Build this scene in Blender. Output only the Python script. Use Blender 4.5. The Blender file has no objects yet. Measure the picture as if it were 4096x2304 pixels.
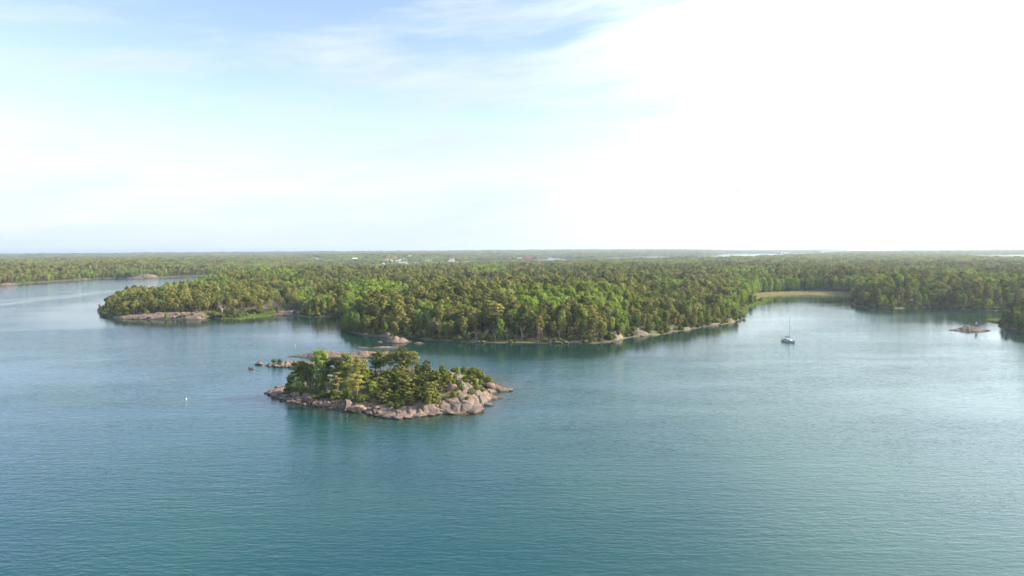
import bpy, math, time
import numpy as np
from mathutils import Vector, Matrix
T0 = time.time()
C = bpy.context.scene.collection
SC = bpy.context.scene
R = math.radians

# ------------------------------------------------------------------ camera
F_PX, PITCH, ROLL, HCAM = 2731.0, R(3.19), R(0.43), 50.0
cam = bpy.data.objects.new('camera', bpy.data.cameras.new('camera'))
C.objects.link(cam)
cam.data.sensor_width = 36.0
cam.data.lens = 36.0 * F_PX / 4096.0
cam.data.clip_start = 1.0
cam.data.clip_end = 120000.0
f_ = Vector((0, math.cos(PITCH), -math.sin(PITCH)))
r0 = Vector((1, 0, 0)); u0 = r0.cross(f_)
r_ = r0 * math.cos(ROLL) - u0 * math.sin(ROLL)
u_ = u0 * math.cos(ROLL) + r0 * math.sin(ROLL)
cam.matrix_world = Matrix(((r_.x, u_.x, -f_.x, 0), (r_.y, u_.y, -f_.y, 0), (r_.z, u_.z, -f_.z, HCAM), (0, 0, 0, 1)))
SC.camera = cam
FV, RV, UV = np.array(f_), np.array(r_), np.array(u_)

def ray(px, py):
    return FV + (px - 2048) / F_PX * RV + (1152 - py) / F_PX * UV
def P(px, py, z=0.0):
    d = ray(px, py); t = (z - HCAM) / d[2]
    return (d[0] * t, d[1] * t)
def W(px, D):
    return ((px - 2048) / F_PX * D, D)
def proj(x, y, z):
    v = np.stack([x, y, z - HCAM], -1)
    dz = v @ FV
    return 2048 + F_PX * (v @ RV) / dz, 1152 - F_PX * (v @ UV) / dz, dz

# ------------------------------------------------------------------ light
SUN_AZ, SUN_EL = R(86), R(26)      # azimuth measured from the view direction to the right
SKY_STRENGTH, SUN_POWER, EXPOSURE = 0.15, 4.8, 1.2
VEIL = (2.56, 2.95, 3.16)
world = bpy.data.worlds.new('World'); SC.world = world
world.use_nodes = True
SC.view_settings.view_transform = 'Standard'
SC.view_settings.look = 'None'
SC.view_settings.exposure = EXPOSURE
SC.view_settings.gamma = 1.0
SC.cycles.max_bounces = 5
SC.cycles.diffuse_bounces = 2
SC.cycles.glossy_bounces = 2
SC.cycles.transmission_bounces = 3
SC.cycles.volume_bounces = 0
SC.cycles.transparent_max_bounces = 4
SC.cycles.use_denoising = True
SC.cycles.sample_clamp_indirect = 4.0
SC.cycles.use_adaptive_sampling = True
SC.cycles.adaptive_threshold = 0.015

class NT:
    def __init__(s, tree):
        s.t = tree; s.n = tree.nodes; s.l = tree.links
    def node(s, typ, **kw):
        n = s.n.new(typ)
        for k, v in kw.items():
            if k.startswith('_'): continue
            setattr(n, k, v)
        return n
    def set(s, sock, v):
        if hasattr(v, 'is_output') or isinstance(v, bpy.types.NodeSocket): s.l.new(v, sock)
        elif v is not None: sock.default_value = v
    def math(s, op, a, b=None, c=None, clamp=False):
        n = s.n.new('ShaderNodeMath'); n.operation = op; n.use_clamp = clamp
        s.set(n.inputs[0], a)
        if b is not None: s.set(n.inputs[1], b)
        if c is not None: s.set(n.inputs[2], c)
        return n.outputs[0]
    def ramp(s, v, a, b, lo=0.0, hi=1.0, smooth=True):
        n = s.n.new('ShaderNodeMapRange'); n.interpolation_type = 'SMOOTHSTEP' if smooth else 'LINEAR'
        s.set(n.inputs['Value'], v)
        s.set(n.inputs['From Min'], a); s.set(n.inputs['From Max'], b)
        s.set(n.inputs['To Min'], lo); s.set(n.inputs['To Max'], hi)
        return n.outputs[0]
    def mix(s, f, a, b, blend='MIX'):
        n = s.n.new('ShaderNodeMix'); n.data_type = 'RGBA'; n.blend_type = blend
        s.set(n.inputs[0], f); s.set(n.inputs[6], a); s.set(n.inputs[7], b)
        return n.outputs[2]
    def noise(s, vec, scale, detail=3.0, rough=0.5, dim='3D', dist=0.0):
        n = s.n.new('ShaderNodeTexNoise'); n.noise_dimensions = dim
        if vec is not None: s.l.new(vec, n.inputs['Vector'])
        n.inputs['Scale'].default_value = scale; n.inputs['Detail'].default_value = detail
        n.inputs['Roughness'].default_value = rough; n.inputs['Distortion'].default_value = dist
        return n.outputs[0]
    def comb(s, x, y, z=0.0):
        n = s.n.new('ShaderNodeCombineXYZ')
        for i, v in enumerate((x, y, z)): s.set(n.inputs[i], v)
        return n.outputs[0]
    def sep(s, v):
        n = s.n.new('ShaderNodeSeparateXYZ'); s.l.new(v, n.inputs[0]); return n.outputs
    def vmap(s, vec, scale=(1, 1, 1), rot=(0, 0, 0), loc=(0, 0, 0)):
        n = s.n.new('ShaderNodeMapping'); s.l.new(vec, n.inputs[0])
        n.inputs['Location'].default_value = loc; n.inputs['Rotation'].default_value = rot; n.inputs['Scale'].default_value = scale
        return n.outputs[0]

def build_world():
    nt = NT(world.node_tree); nt.n.clear()
    out = nt.node('ShaderNodeOutputWorld'); bg = nt.node('ShaderNodeBackground')
    bg.inputs['Strength'].default_value = SKY_STRENGTH
    nt.l.new(bg.outputs[0], out.inputs[0])
    sky = nt.node('ShaderNodeTexSky', sky_type='NISHITA')
    sky.sun_disc = False; sky.sun_elevation = SUN_EL; sky.sun_rotation = SUN_AZ
    sky.altitude = 50; sky.air_density = 1.0; sky.dust_density = 0.4; sky.ozone_density = 1.6
    tc = nt.node('ShaderNodeTexCoord')
    x, y, z = nt.sep(tc.outputs['Generated'])
    el = nt.math('MULTIPLY', nt.math('ARCSINE', z), 57.2958)
    az = nt.math('MULTIPLY', nt.math('ARCTAN2', x, y), 57.2958)
    # cirrus streaks climbing slowly to the right
    sk = nt.math('MULTIPLY_ADD', az, -0.10, el)
    wob = nt.noise(nt.comb(nt.math('MULTIPLY', az, 0.05), nt.math('MULTIPLY', el, 0.09)), 1.0, 2)
    sk2 = nt.math('MULTIPLY_ADD', wob, 3.0, sk)
    n1 = nt.noise(nt.comb(nt.math('MULTIPLY', az, 0.055), nt.math('MULTIPLY', sk2, 0.30), 3.1), 1.0, 5, 0.55)
    n2 = nt.noise(nt.comb(nt.math('MULTIPLY', az, 0.16), nt.math('MULTIPLY', sk2, 1.1), 7.7), 1.0, 5, 0.6)
    st = nt.math('ADD', nt.math('MULTIPLY', n1, 0.7), nt.math('MULTIPLY', n2, 0.3))
    # lower veil: thick towards the horizon and towards the sun
    edge = nt.math('MULTIPLY_ADD', az, 0.55, nt.math('MULTIPLY', el, -0.55))
    right = nt.ramp(edge, -24.0, 19.0)
    low = nt.ramp(el, 0.0, 13.5, 1.0, 0.0)
    base = nt.math('MAXIMUM', nt.math('MULTIPLY', low, 0.86), right)
    base = nt.math('MULTIPLY', base, nt.ramp(el, 40.0, 75.0, 1.0, 0.35))
    cl = nt.math('ADD', base, nt.math('MULTIPLY', nt.math('MULTIPLY', nt.math('SUBTRACT', st, 0.455), 3.4), nt.ramp(el, 2.0, 11.0, 0.22, 1.0)), clamp=True)
    cl = nt.ramp(cl, -0.05, 1.0)
    cl = nt.math('MULTIPLY', cl, nt.ramp(el, -3.0, 0.0, 0.9, 1.0))
    # thin cloud scatters the sun forward: brighter towards it
    ca = nt.math('COSINE', nt.math('MULTIPLY', nt.math('SUBTRACT', az, math.degrees(SUN_AZ)), 0.0174533))
    fw = nt.ramp(ca, 0.0, 1.0, 0.93, 2.9)
    fw = nt.math('MULTIPLY', fw, nt.ramp(el, 15.0, 80.0, 1.0, 0.62))
    vc = nt.node('ShaderNodeVectorMath', operation='SCALE'); vc.inputs[0].default_value = VEIL
    nt.l.new(fw, vc.inputs[3])
    nt.l.new(nt.mix(cl, nt.mix(1.0, sky.outputs[0], (0.95, 0.84, 0.97, 1), 'MULTIPLY'), vc.outputs[0]), bg.inputs[0])
build_world()

sun = bpy.data.objects.new('sun', bpy.data.lights.new('sun', 'SUN')); C.objects.link(sun)
sun.data.energy = SUN_POWER; sun.data.angle = R(0.55); sun.data.color = (1.0, 0.86, 0.66)
sdir = Vector((math.sin(SUN_AZ) * math.cos(SUN_EL), math.cos(SUN_AZ) * math.cos(SUN_EL), math.sin(SUN_EL)))
sun.rotation_euler = sdir.to_track_quat('Z', 'Y').to_euler()

# ------------------------------------------------------------------ helpers
def hsh(i, j, s):
    n = (i.astype(np.int64) * 374761393 + j.astype(np.int64) * 668265263 + s * 1442695041) & 0x7fffffff
    n = (n ^ (n >> 13)) * 1274126177 & 0x7fffffff
    n = (n ^ (n >> 16)) & 0x7fffffff
    return (n % 100003) / 100003.0
def vn(x, y, s=0):
    x = np.asarray(x, float); y = np.asarray(y, float)
    i = np.floor(x); j = np.floor(y); fx = x - i; fy = y - j
    fx = fx * fx * (3 - 2 * fx); fy = fy * fy * (3 - 2 * fy)
    a = hsh(i, j, s); b = hsh(i + 1, j, s); c = hsh(i, j + 1, s); d = hsh(i + 1, j + 1, s)
    return (a * (1 - fx) + b * fx) * (1 - fy) + (c * (1 - fx) + d * fx) * fy
def fbm(x, y, s=0, o=4):
    t = 0; a = 0.5; n = 0
    for k in range(o):
        t = t + a * vn(x * 2 ** k, y * 2 ** k, s + k * 17); n += a; a *= 0.5
    return t / n
def sm(x, a, b):
    t = np.clip((x - a) / (b - a), 0, 1); return t * t * (3 - 2 * t)
def voro(x, y, s=0):
    """distance to the nearest and second nearest jittered cell point, and a random number per cell"""
    x = np.asarray(x, float); y = np.asarray(y, float)
    i = np.floor(x); j = np.floor(y)
    d1 = np.full(x.shape, 9.); d2 = np.full(x.shape, 9.); cid = np.zeros(x.shape)
    for a in (-1, 0, 1):
        for b in (-1, 0, 1):
            ci, cj = i + a, j + b
            px = ci + hsh(ci, cj, s); py = cj + hsh(ci, cj, s + 5)
            d = np.hypot(px - x, py - y)
            near = d < d1
            d2 = np.where(near, d1, np.minimum(d2, d))
            cid = np.where(near, hsh(ci, cj, s + 9), cid)
            d1 = np.where(near, d, d1)
    return d1, d2, cid

def sdf(poly, x, y):
    """signed distance, positive inside"""
    poly = np.array(poly, float); x = np.asarray(x, float).ravel(); y = np.asarray(y, float).ravel()
    out = np.empty(x.size)
    a = poly; b = np.roll(poly, -1, 0); e = b - a; el2 = (e ** 2).sum(1) + 1e-9
    for k in range(0, x.size, 20000):
        X = x[k:k + 20000, None]; Y = y[k:k + 20000, None]
        wx = X - a[None, :, 0]; wy = Y - a[None, :, 1]
        t = np.clip((wx * e[:, 0] + wy * e[:, 1]) / el2, 0, 1)
        d = ((wx - t * e[:, 0]) ** 2 + (wy - t * e[:, 1]) ** 2).min(1)
        c = (a[:, 1] <= Y) != (b[:, 1] <= Y)
        xi = a[:, 0] + (Y - a[:, 1]) * e[:, 0] / np.where(np.abs(e[:, 1]) < 1e-9, 1e-9, e[:, 1])
        ins = (c & (X < xi)).sum(1) % 2 == 1
        out[k:k + 20000] = np.sqrt(d) * np.where(ins, 1, -1)
    return out

def mesh_np(name, V, faces, mats=(), midx=None, smooth=False, attrs=None):
    """faces: list of int arrays, each (n, k)"""
    me = bpy.data.meshes.new(name)
    V = np.asarray(V, np.float32)
    faces = [np.asarray(f, np.int32) for f in faces if len(f)]
    nl = sum(f.size for f in faces); nf = sum(len(f) for f in faces)
    me.vertices.add(len(V)); me.vertices.foreach_set('co', V.ravel())
    me.loops.add(nl); me.polygons.add(nf)
    me.loops.foreach_set('vertex_index', np.concatenate([f.ravel() for f in faces]))
    tot = np.concatenate([np.full(len(f), f.shape[1], np.int32) for f in faces])
    st = np.concatenate([[0], np.cumsum(tot)[:-1]]).astype(np.int32)
    me.polygons.foreach_set('loop_start', st)
    if midx is not None: me.polygons.foreach_set('material_index', np.asarray(midx, np.int32))
    for k, (arr) in (attrs or {}).items():
        a = me.attributes.new(k, 'FLOAT', 'POINT'); a.data.foreach_set('value', np.asarray(arr, np.float32).ravel())
    for m in mats: me.materials.append(m)
    me.update(calc_edges=True)
    if smooth: me.polygons.foreach_set('use_smooth', np.ones(nf, bool))
    return me

def tag(o, label=None, cat=None, group=None, kind=None):
    if label: o['label'] = label
    if cat: o['category'] = cat
    if group: o['group'] = group
    if kind: o['kind'] = kind
    return o
def obj(name, me, parent=None, loc=None):
    o = bpy.data.objects.new(name, me); C.objects.link(o)
    if parent is not None: o.parent = parent
    if loc is not None: o.location = loc
    return o
def empty(name, loc, rz=0.0, label=None, cat=None, group=None, scale=None):
    o = bpy.data.objects.new(name, None); C.objects.link(o)
    o.location = loc; o.rotation_euler = (0, 0, rz); o.empty_display_size = 0.5
    if scale is not None: o.scale = scale
    return tag(o, label, cat, group)

class MB:
    """collects simple solids for one mesh"""
    def __init__(s): s.V = []; s.F = []; s.M = []; s.n = 0
    def add(s, V, F, m=0):
        V = np.asarray(V, float)
        for f in F: s.F.append([i + s.n for i in f]); s.M.append(m)
        s.V.append(V); s.n += len(V); return s
    def box(s, c, d, m=0, rz=0.0, taper=1.0):
        cx, cy, cz = c; dx, dy, dz = d[0] / 2, d[1] / 2, d[2] / 2
        V = [(sx * dx * (taper if sz > 0 else 1), sy * dy * (taper if sz > 0 else 1), sz * dz) for sz in (-1, 1) for sx, sy in ((-1, -1), (1, -1), (1, 1), (-1, 1))]
        V = np.array(V); c_, s_ = math.cos(rz), math.sin(rz)
        V = np.stack([V[:, 0] * c_ - V[:, 1] * s_ + cx, V[:, 0] * s_ + V[:, 1] * c_ + cy, V[:, 2] + cz], 1)
        return s.add(V, [(3, 2, 1, 0), (4, 5, 6, 7), (0, 1, 5, 4), (1, 2, 6, 5), (2, 3, 7, 6), (3, 0, 4, 7)], m)
    def tube(s, pts, rad, n=6, m=0):
        pts = [np.array(p, float) for p in pts]
        rad = rad if hasattr(rad, '__len__') else [rad] * len(pts)
        V = []; F = []
        for i, p in enumerate(pts):
            d = pts[min(i + 1, len(pts) - 1)] - pts[max(i - 1, 0)]; d = d / (np.linalg.norm(d) + 1e-9)
            a = np.cross(d, (0.3, 0.9, 0.1) if abs(d[2]) > 0.8 else (0, 0, 1)); a /= np.linalg.norm(a); b = np.cross(d, a)
            for k in range(n):
                t = 2 * math.pi * k / n; V.append(p + rad[i] * (a * math.cos(t) + b * math.sin(t)))
        for i in range(len(pts) - 1):
            for k in range(n):
                k2 = (k + 1) % n; F.append((i * n + k, i * n + k2, (i + 1) * n + k2, (i + 1) * n + k))
        F.append(tuple(range(n))[::-1]); F.append(tuple((len(pts) - 1) * n + k for k in range(n)))
        return s.add(V, F, m)
    def ell(s, c, r, nu=10, nv=6, m=0):
        V = []; F = []
        for j in range(nv + 1):
            ph = math.pi * j / nv
            for i in range(nu):
                t = 2 * math.pi * i / nu
                V.append((c[0] + r[0] * math.sin(ph) * math.cos(t), c[1] + r[1] * math.sin(ph) * math.sin(t), c[2] + r[2] * math.cos(ph)))
        for j in range(nv):
            for i in range(nu):
                i2 = (i + 1) % nu; F.append((j * nu + i, (j + 1) * nu + i, (j + 1) * nu + i2, j * nu + i2))
        return s.add(V, F, m)
    def build(s, name, mat, parent=None, smooth=False):
        me = bpy.data.meshes.new(name)
        me.from_pydata(np.concatenate(s.V).tolist(), [], s.F)
        for m_ in (mat if isinstance(mat, (list, tuple)) else [mat]): me.materials.append(m_)
        me.polygons.foreach_set('material_index', s.M)
        if smooth: me.polygons.foreach_set('use_smooth', [True] * len(s.F))
        me.update()
        return obj(name, me, parent)

# ------------------------------------------------------------------ materials
def new_mat(name):
    m = bpy.data.materials.new(name); m.use_nodes = True
    nt = NT(m.node_tree); nt.n.clear()
    out = nt.node('ShaderNodeOutputMaterial')
    return m, nt, out
def principled(nt, out, col, rough=0.7, bump=None, bstr=0.5, bdist=0.1, spec=0.4, metal=0.0):
    b = nt.node('ShaderNodeBsdfPrincipled')
    nt.set(b.inputs['Base Color'], col); nt.set(b.inputs['Roughness'], rough)
    b.inputs['Specular IOR Level'].default_value = spec; b.inputs['Metallic'].default_value = metal
    if bump is not None:
        bn = nt.node('ShaderNodeBump'); bn.inputs['Strength'].default_value = bstr; bn.inputs['Distance'].default_value = bdist
        nt.l.new(bump, bn.inputs['Height']); nt.l.new(bn.outputs[0], b.inputs['Normal'])
    nt.l.new(b.outputs[0], out.inputs[0])
    return b
def paint(name, col, rough=0.5, var=0.12, scale=2.0, metal=0.0):
    m, nt, out = new_mat(name)
    g = nt.node('ShaderNodeNewGeometry')
    n = nt.noise(g.outputs['Position'], scale, 4)
    c = nt.mix(nt.ramp(n, 0.3, 0.7), tuple(v * (1 - var) for v in col) + (1,), tuple(min(1, v * (1 + var)) for v in col) + (1,))
    principled(nt, out, c, rough, metal=metal, spec=0.12)
    return m

def leaf_mat(name, c1, c2, c3, trans=0.3, hue=0.5):
    """foliage: three leaf tones mixed by a random number per plant, a broad drift over the land and leaf-scale noise"""
    m, nt, out = new_mat(name)
    g = nt.node('ShaderNodeNewGeometry'); oi = nt.node('ShaderNodeObjectInfo')
    drift = nt.noise(g.outputs['Position'], 0.02, 2)
    fine = nt.noise(g.outputs['Position'], 0.9, 3, 0.6)
    t = nt.math('ADD', nt.math('MULTIPLY', oi.outputs['Random'], 0.75), nt.math('MULTIPLY', drift, 0.4))
    t = nt.math('ADD', t, nt.math('MULTIPLY', nt.math('SUBTRACT', fine, 0.5), 1.0))
    t = nt.math('ADD', t, nt.math('MULTIPLY', nt.math('SUBTRACT', nt.noise(g.outputs['Position'], 0.14, 2), 0.5), 0.9))
    a = nt.mix(nt.ramp(t, 0.15, 0.6), c1 + (1,), c2 + (1,))
    a = nt.mix(nt.ramp(t, 0.55, 1.0), a, c3 + (1,))
    d = nt.node('ShaderNodeBsdfDiffuse'); nt.l.new(a, d.inputs[0])
    tr = nt.node('ShaderNodeBsdfTranslucent')
    nt.l.new(nt.mix(1.0, a, (1.0, 1.0, 0.55, 1), 'MULTIPLY'), tr.inputs[0])
    mx = nt.node('ShaderNodeMixShader'); mx.inputs[0].default_value = trans
    nt.l.new(d.outputs[0], mx.inputs[1]); nt.l.new(tr.outputs[0], mx.inputs[2]); nt.l.new(mx.outputs[0], out.inputs[0])
    return m
M_PINE = leaf_mat('pine_needles', (0.080, 0.106, 0.030), (0.190, 0.202, 0.054), (0.320, 0.300, 0.088), 0.33)
M_BIRCH = leaf_mat('birch_leaves', (0.140, 0.200, 0.042), (0.225, 0.300, 0.062), (0.310, 0.370, 0.090), 0.42)
M_ALDER = leaf_mat('alder_leaves', (0.095, 0.155, 0.030), (0.195, 0.285, 0.045), (0.310, 0.400, 0.065), 0.38)
M_BUSH = leaf_mat('bush_leaves', (0.080, 0.105, 0.028), (0.140, 0.165, 0.040), (0.200, 0.215, 0.055), 0.3)
M_REED = leaf_mat('reed_stems', (0.34, 0.31, 0.20), (0.48, 0.42, 0.28), (0.56, 0.50, 0.36), 0.3)
M_REEDG = leaf_mat('green_reed_stems', (0.09, 0.14, 0.03), (0.15, 0.21, 0.05), (0.22, 0.26, 0.08), 0.3)
M_DEAD = paint('dead_wood', (0.42, 0.38, 0.33), 0.85, 0.25, 3)
M_TWIG = paint('bare_twigs', (0.24, 0.17, 0.13), 0.85, 0.3, 3)

def bark(name, lo, hi, h0=3.0, h1=6.0):
    m, nt, out = new_mat(name)
    tc = nt.node('ShaderNodeTexCoord'); x, y, z = nt.sep(tc.outputs['Object'])
    n = nt.noise(nt.vmap(tc.outputs['Object'], (3, 3, 0.8)), 2.0, 4, 0.6)
    base = nt.mix(nt.ramp(z, h0, h1), lo + (1,), hi + (1,))
    col = nt.mix(nt.ramp(n, 0.35, 0.65), nt.mix(1.0, base, (0.55, 0.5, 0.48, 1), 'MULTIPLY'), base)
    principled(nt, out, col, 0.9, n, 0.6, 0.05)
    return m
M_PBARK = bark('pine_bark', (0.19, 0.15, 0.125), (0.42, 0.24, 0.13))
M_BBARK = bark('birch_bark', (0.50, 0.47, 0.43), (0.62, 0.58, 0.53))
M_ABARK = bark('alder_bark', (0.16, 0.14, 0.12), (0.22, 0.19, 0.16))

def rock_nodes(nt, pos, pink=0.5):
    n1 = nt.noise(pos, 0.16, 5, 0.6); n2 = nt.noise(pos, 1.3, 5, 0.65); n3 = nt.noise(pos, 7.0, 3, 0.6)
    c = nt.mix(nt.ramp(n1, 0.35, 0.62), (0.120, 0.092, 0.080, 1), (0.240, 0.158, 0.108, 1))
    c = nt.mix(nt.ramp(n2, 0.48, 0.66), c, (0.105, 0.098, 0.092, 1))          # grey lichen
    c = nt.mix(nt.math('MULTIPLY', nt.ramp(n3, 0.52, 0.66), 0.6), c, (0.09, 0.085, 0.075, 1))
    vo = nt.node('ShaderNodeTexVoronoi', feature='DISTANCE_TO_EDGE'); vo.inputs['Scale'].default_value = 0.33
    wob = nt.node('ShaderNodeVectorMath', operation='MULTIPLY_ADD')
    nc = nt.node('ShaderNodeTexNoise'); nc.inputs['Scale'].default_value = 0.8; nt.l.new(pos, nc.inputs['Vector'])
    nt.l.new(nc.outputs['Color'], wob.inputs[0]); wob.inputs[1].default_value = (2.2, 2.2, 2.2); nt.l.new(pos, wob.inputs[2])
    nt.l.new(nt.vmap(wob.outputs[0], (1.2, 0.45, 0.5), (0, 0, 0.4)), vo.inputs['Vector'])
    crack = nt.math('MAXIMUM', nt.ramp(vo.outputs['Distance'], 0.0, 0.035), nt.ramp(nt.noise(pos, 0.5, 2), 0.62, 0.50))
    c = nt.mix(crack, nt.mix(1.0, c, (0.30, 0.28, 0.27, 1), 'MULTIPLY'), c)
    x, y, z = nt.sep(pos)
    zz = nt.math('ADD', z, nt.math('MULTIPLY', nt.math('SUBTRACT', n2, 0.5), 0.7))
    c = nt.mix(nt.ramp(zz, 0.20, 0.55), (0.035, 0.030, 0.026, 1), c)          # black algae band above the water
    c = nt.mix(nt.math('MULTIPLY', nt.ramp(zz, 0.22, 0.0), 0.5), c, (0.13, 0.07, 0.03, 1))
    h = nt.math('ADD', nt.math('MULTIPLY', n2, 0.5), nt.math('MULTIPLY', crack, 0.5))
    return c, h, n1, n2
def rock_mat(name):
    m, nt, out = new_mat(name)
    g = nt.node('ShaderNodeNewGeometry')
    c, h, n1, n2 = rock_nodes(nt, g.outputs['Position'])
    oi = nt.node('ShaderNodeObjectInfo')
    c = nt.mix(nt.ramp(oi.outputs['Random'], 0, 1, 0.0, 0.9, False), c, nt.mix(1.0, c, (0.62, 0.66, 0.72, 1), 'MULTIPLY'))
    principled(nt, out, c, 0.85, h, 0.7, 0.25)
    return m
M_ROCK = rock_mat('granite')
def ground_mat(name, dense=True):
    """'veg' attribute: 0 bare granite .. 1 soil with plants; 'grass': bright shore grass"""
    m, nt, out = new_mat(name)
    g = nt.node('ShaderNodeNewGeometry'); pos = g.outputs['Position']
    c, h, n1, n2 = rock_nodes(nt, pos)
    va = nt.node('ShaderNodeAttribute', attribute_name='veg'); ga = nt.node('ShaderNodeAttribute', attribute_name='grass')
    n4 = nt.noise(pos, 0.5, 4, 0.6); n5 = nt.noise(pos, 2.6, 4, 0.65)
    soil = nt.mix(nt.ramp(n4, 0.35, 0.62), (0.060, 0.062, 0.026, 1), (0.095, 0.078, 0.042, 1))
    soil = nt.mix(nt.ramp(n5, 0.5, 0.7), soil, (0.10, 0.115, 0.035, 1))
    soil = nt.mix(nt.ramp(n5, 0.68, 0.8), soil, (0.17, 0.13, 0.085, 1))
    gr = nt.mix(n5, (0.085, 0.105, 0.032, 1), (0.16, 0.145, 0.06, 1))
    v = nt.math('ADD', va.outputs['Fac'], nt.math('MULTIPLY', nt.math('SUBTRACT', n2, 0.5), 1.3))
    c = nt.mix(nt.ramp(v, 0.38, 0.58), c, soil)
    v2 = nt.math('ADD', ga.outputs['Fac'], nt.math('MULTIPLY', nt.math('SUBTRACT', n5, 0.5), 0.9))
    c = nt.mix(nt.ramp(v2, 0.4, 0.6), c, gr)
    principled(nt, out, c, 0.9, h, 0.6, 0.25)
    return m
M_GROUND = ground_mat('forest_ground_and_granite')

# ------------------------------------------------------------------ land outlines (water line)
PEN = [P(*p) for p in [(393,1240),(391,1252),(402,1264),(440,1272),(480,1276),(600,1278),(700,1278),(800,1279),(835,1273),(900,1276),(965,1275),(1000,1265),
    (1100,1262),(1180,1263),(1230,1269),(1300,1268),(1345,1265),(1385,1268),(1392,1285),(1372,1300),(1360,1312),(1378,1323),(1410,1334),(1480,1345),(1560,1353),
    (1660,1351),(1700,1360),(1800,1366),(1900,1369),(2000,1373),(2150,1373),(2300,1374),(2370,1375),(2440,1371),(2490,1358),(2530,1349),(2600,1343),
    (2660,1338),(2720,1326),(2790,1313),(2880,1301),(2930,1291),(2985,1273),(2962,1258),(2965,1236),(2990,1223),(3030,1213),(3060,1206),(3030,1199),
    (3060,1189),(3120,1184),(3250,1181),(3350,1184),(3398,1190),(3384,1203),(3402,1214),(3418,1225),(3480,1231),(3580,1235),(3660,1232),
    (3760,1229),(3820,1239),(3900,1242),(3980,1244),(4020,1240),(4200,1246),(4500,1240)]]
PEN += [W(*p) for p in [(5200, 900), (5200, 2300), (4096, 2300), (3960, 2350), (3885, 2500), (3860, 3000), (3870, 3900), (4096, 4050), (5000, 4100), (5000, 6500), (3900, 6600),
    (3500, 6500), (3380, 6200), (3330, 5600), (3260, 4300), (3120, 3300), (2900, 2900), (2600, 2550), (2400, 2350), (2200, 2150), (2000, 2080), (1900, 2080), (1800, 2000),
    (1700, 1900), (1600, 1800), (1450, 1750), (1300, 1750), (1200, 1720), (1080, 1640), (1030, 1500), (960, 1400), (900, 1270), (850, 1120), (760, 930),
    (650, 800), (520, 700), (430, 640)]]
MAIN = [P(*p) for p in [(-900,1172),(-500,1160),(-200,1150),(0,1141),(60,1139),(130,1131),(200,1128),(330,1119),(400,1115),(540,1114),(620,1113),(700,1107),
    (780,1105),(870,1102),(940,1096),(1010,1091)]]
MAIN += [W(*p) for p in [(1100, 1800), (1250, 2100), (1380, 2300), (1480, 2430), (1560, 2560), (1650, 2650), (1750, 2750), (1850, 2850), (1890, 3000)]]
MAIN += [P(*p) for p in [(1905,1043),(1970,1043),(2070,1041),(2140,1040),(2190,1036),(2200,1033),(2160,1031),(2176,1026),(2222,1031),(2262,1034),(2272,1037),
    (2330,1038),(2400,1035),(2480,1030),(2560,1028),(2640,1024),(2700,1026),(2800,1028),(2860,1022),(2900,1016),(3000,1014),(3100,1014),(3200,1013),(3285,1012),(3262,1008)]]
MAIN += [W(*p) for p in [(3230, 8500), (3390, 10500), (3350, 12000), (2600, 13500), (1500, 14000), (0, 14000), (-1600, 14000), (-1600, 1500)]]
HEAD = [P(*p) for p in [(4006,1287),(3990,1297),(4010,1312),(4050,1322),(4096,1334),(4170,1342),(4400,1345),(4600,1320),(4500,1283),(4200,1279),(4080,1281)]]
FAR1 = [W(*p) for p in [(3480, 14500), (3800, 14300), (3780, 15500), (3450, 15500)]]

ROCKS = [  # bare rock shoulders on the shore: pixel, half sizes in metres (along the view, across), height
    (450,1264,8,7,.8),(560,1264,28,8,1.5),(700,1262,26,9,1.9),(800,1267,18,6,1.4),(930,1271,14,4,.8),(1130,1250,16,9,1.8),(1080,1238,10,10,1.4),(1240,1262,10,6,1.0),
    (1430,1330,7,4,1.8),(1500,1338,9,5,3.4),(1590,1343,9,5,4.0),(1650,1345,5,4,3.0),
    (2325,1364,8,4,1.6),(2380,1366,6,3.5,1.2),(2462,1342,4,7,2.6),(2550,1326,6,6,2.6),(2640,1328,6,4,1.6),(2700,1323,5,3,.7),(2800,1306,12,4.5,1.2),(2890,1289,8,4,1.0),(2935,1277,6,5,2.0),
    (2985,1217,4,5,2.0),(3410,1208,6,5,1.2),(3510,1226,11,8,2.2),(3600,1230,9,5,1.0),(3790,1230,7,5,.9),(3990,1237,8,5,1.0),
    (590,1108,18,18,6.0),(540,1110,14,12,3.0),(930,1085,22,40,7.0),(300,1114,22,12,2.0),(70,1134,24,12,2.0),(1900,1290,8,12,2.0)]
RW = [(P(a, b, 2.0), rx, ry, h) for a, b, rx, ry, h in ROCKS]
GRASS = [(880,1262,16,12),(950,1262,22,10),(1060,1252,30,6),(2620,1334,18,5),(2560,1346,12,4),(2720,1318,12,5),(2010,1365,40,2.5),(2200,1366,30,2.5),(2870,1288,12,4),
         (3040,1205,10,14),(3960,1232,16,8),(4010,1225,14,8),(380,1108,60,10),(4020,1296,12,6),(3440,1212,8,5)]
GW = [(P(a, b, 0.6), rx, ry) for a, b, rx, ry in GRASS]
REED = [P(*p) for p in [(3005,1212),(3035,1194),(3110,1186),(3250,1183),(3350,1186),(3402,1192),(3402,1177),(3250,1172),(3120,1174),(3030,1182),(2988,1200)]]
HILLS = [(P(3490, 1208), 38, 6.0), (P(3620, 1215), 30, 2.5), (P(4110, 1305), 22, 5.0), (P(850, 1235), 45, 3.0), (P(1600, 1290), 40, 3.0), (P(2300, 1290), 50, 3.0)]
CLEAR = []       # (x, y, radius) kept free of trees

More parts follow.
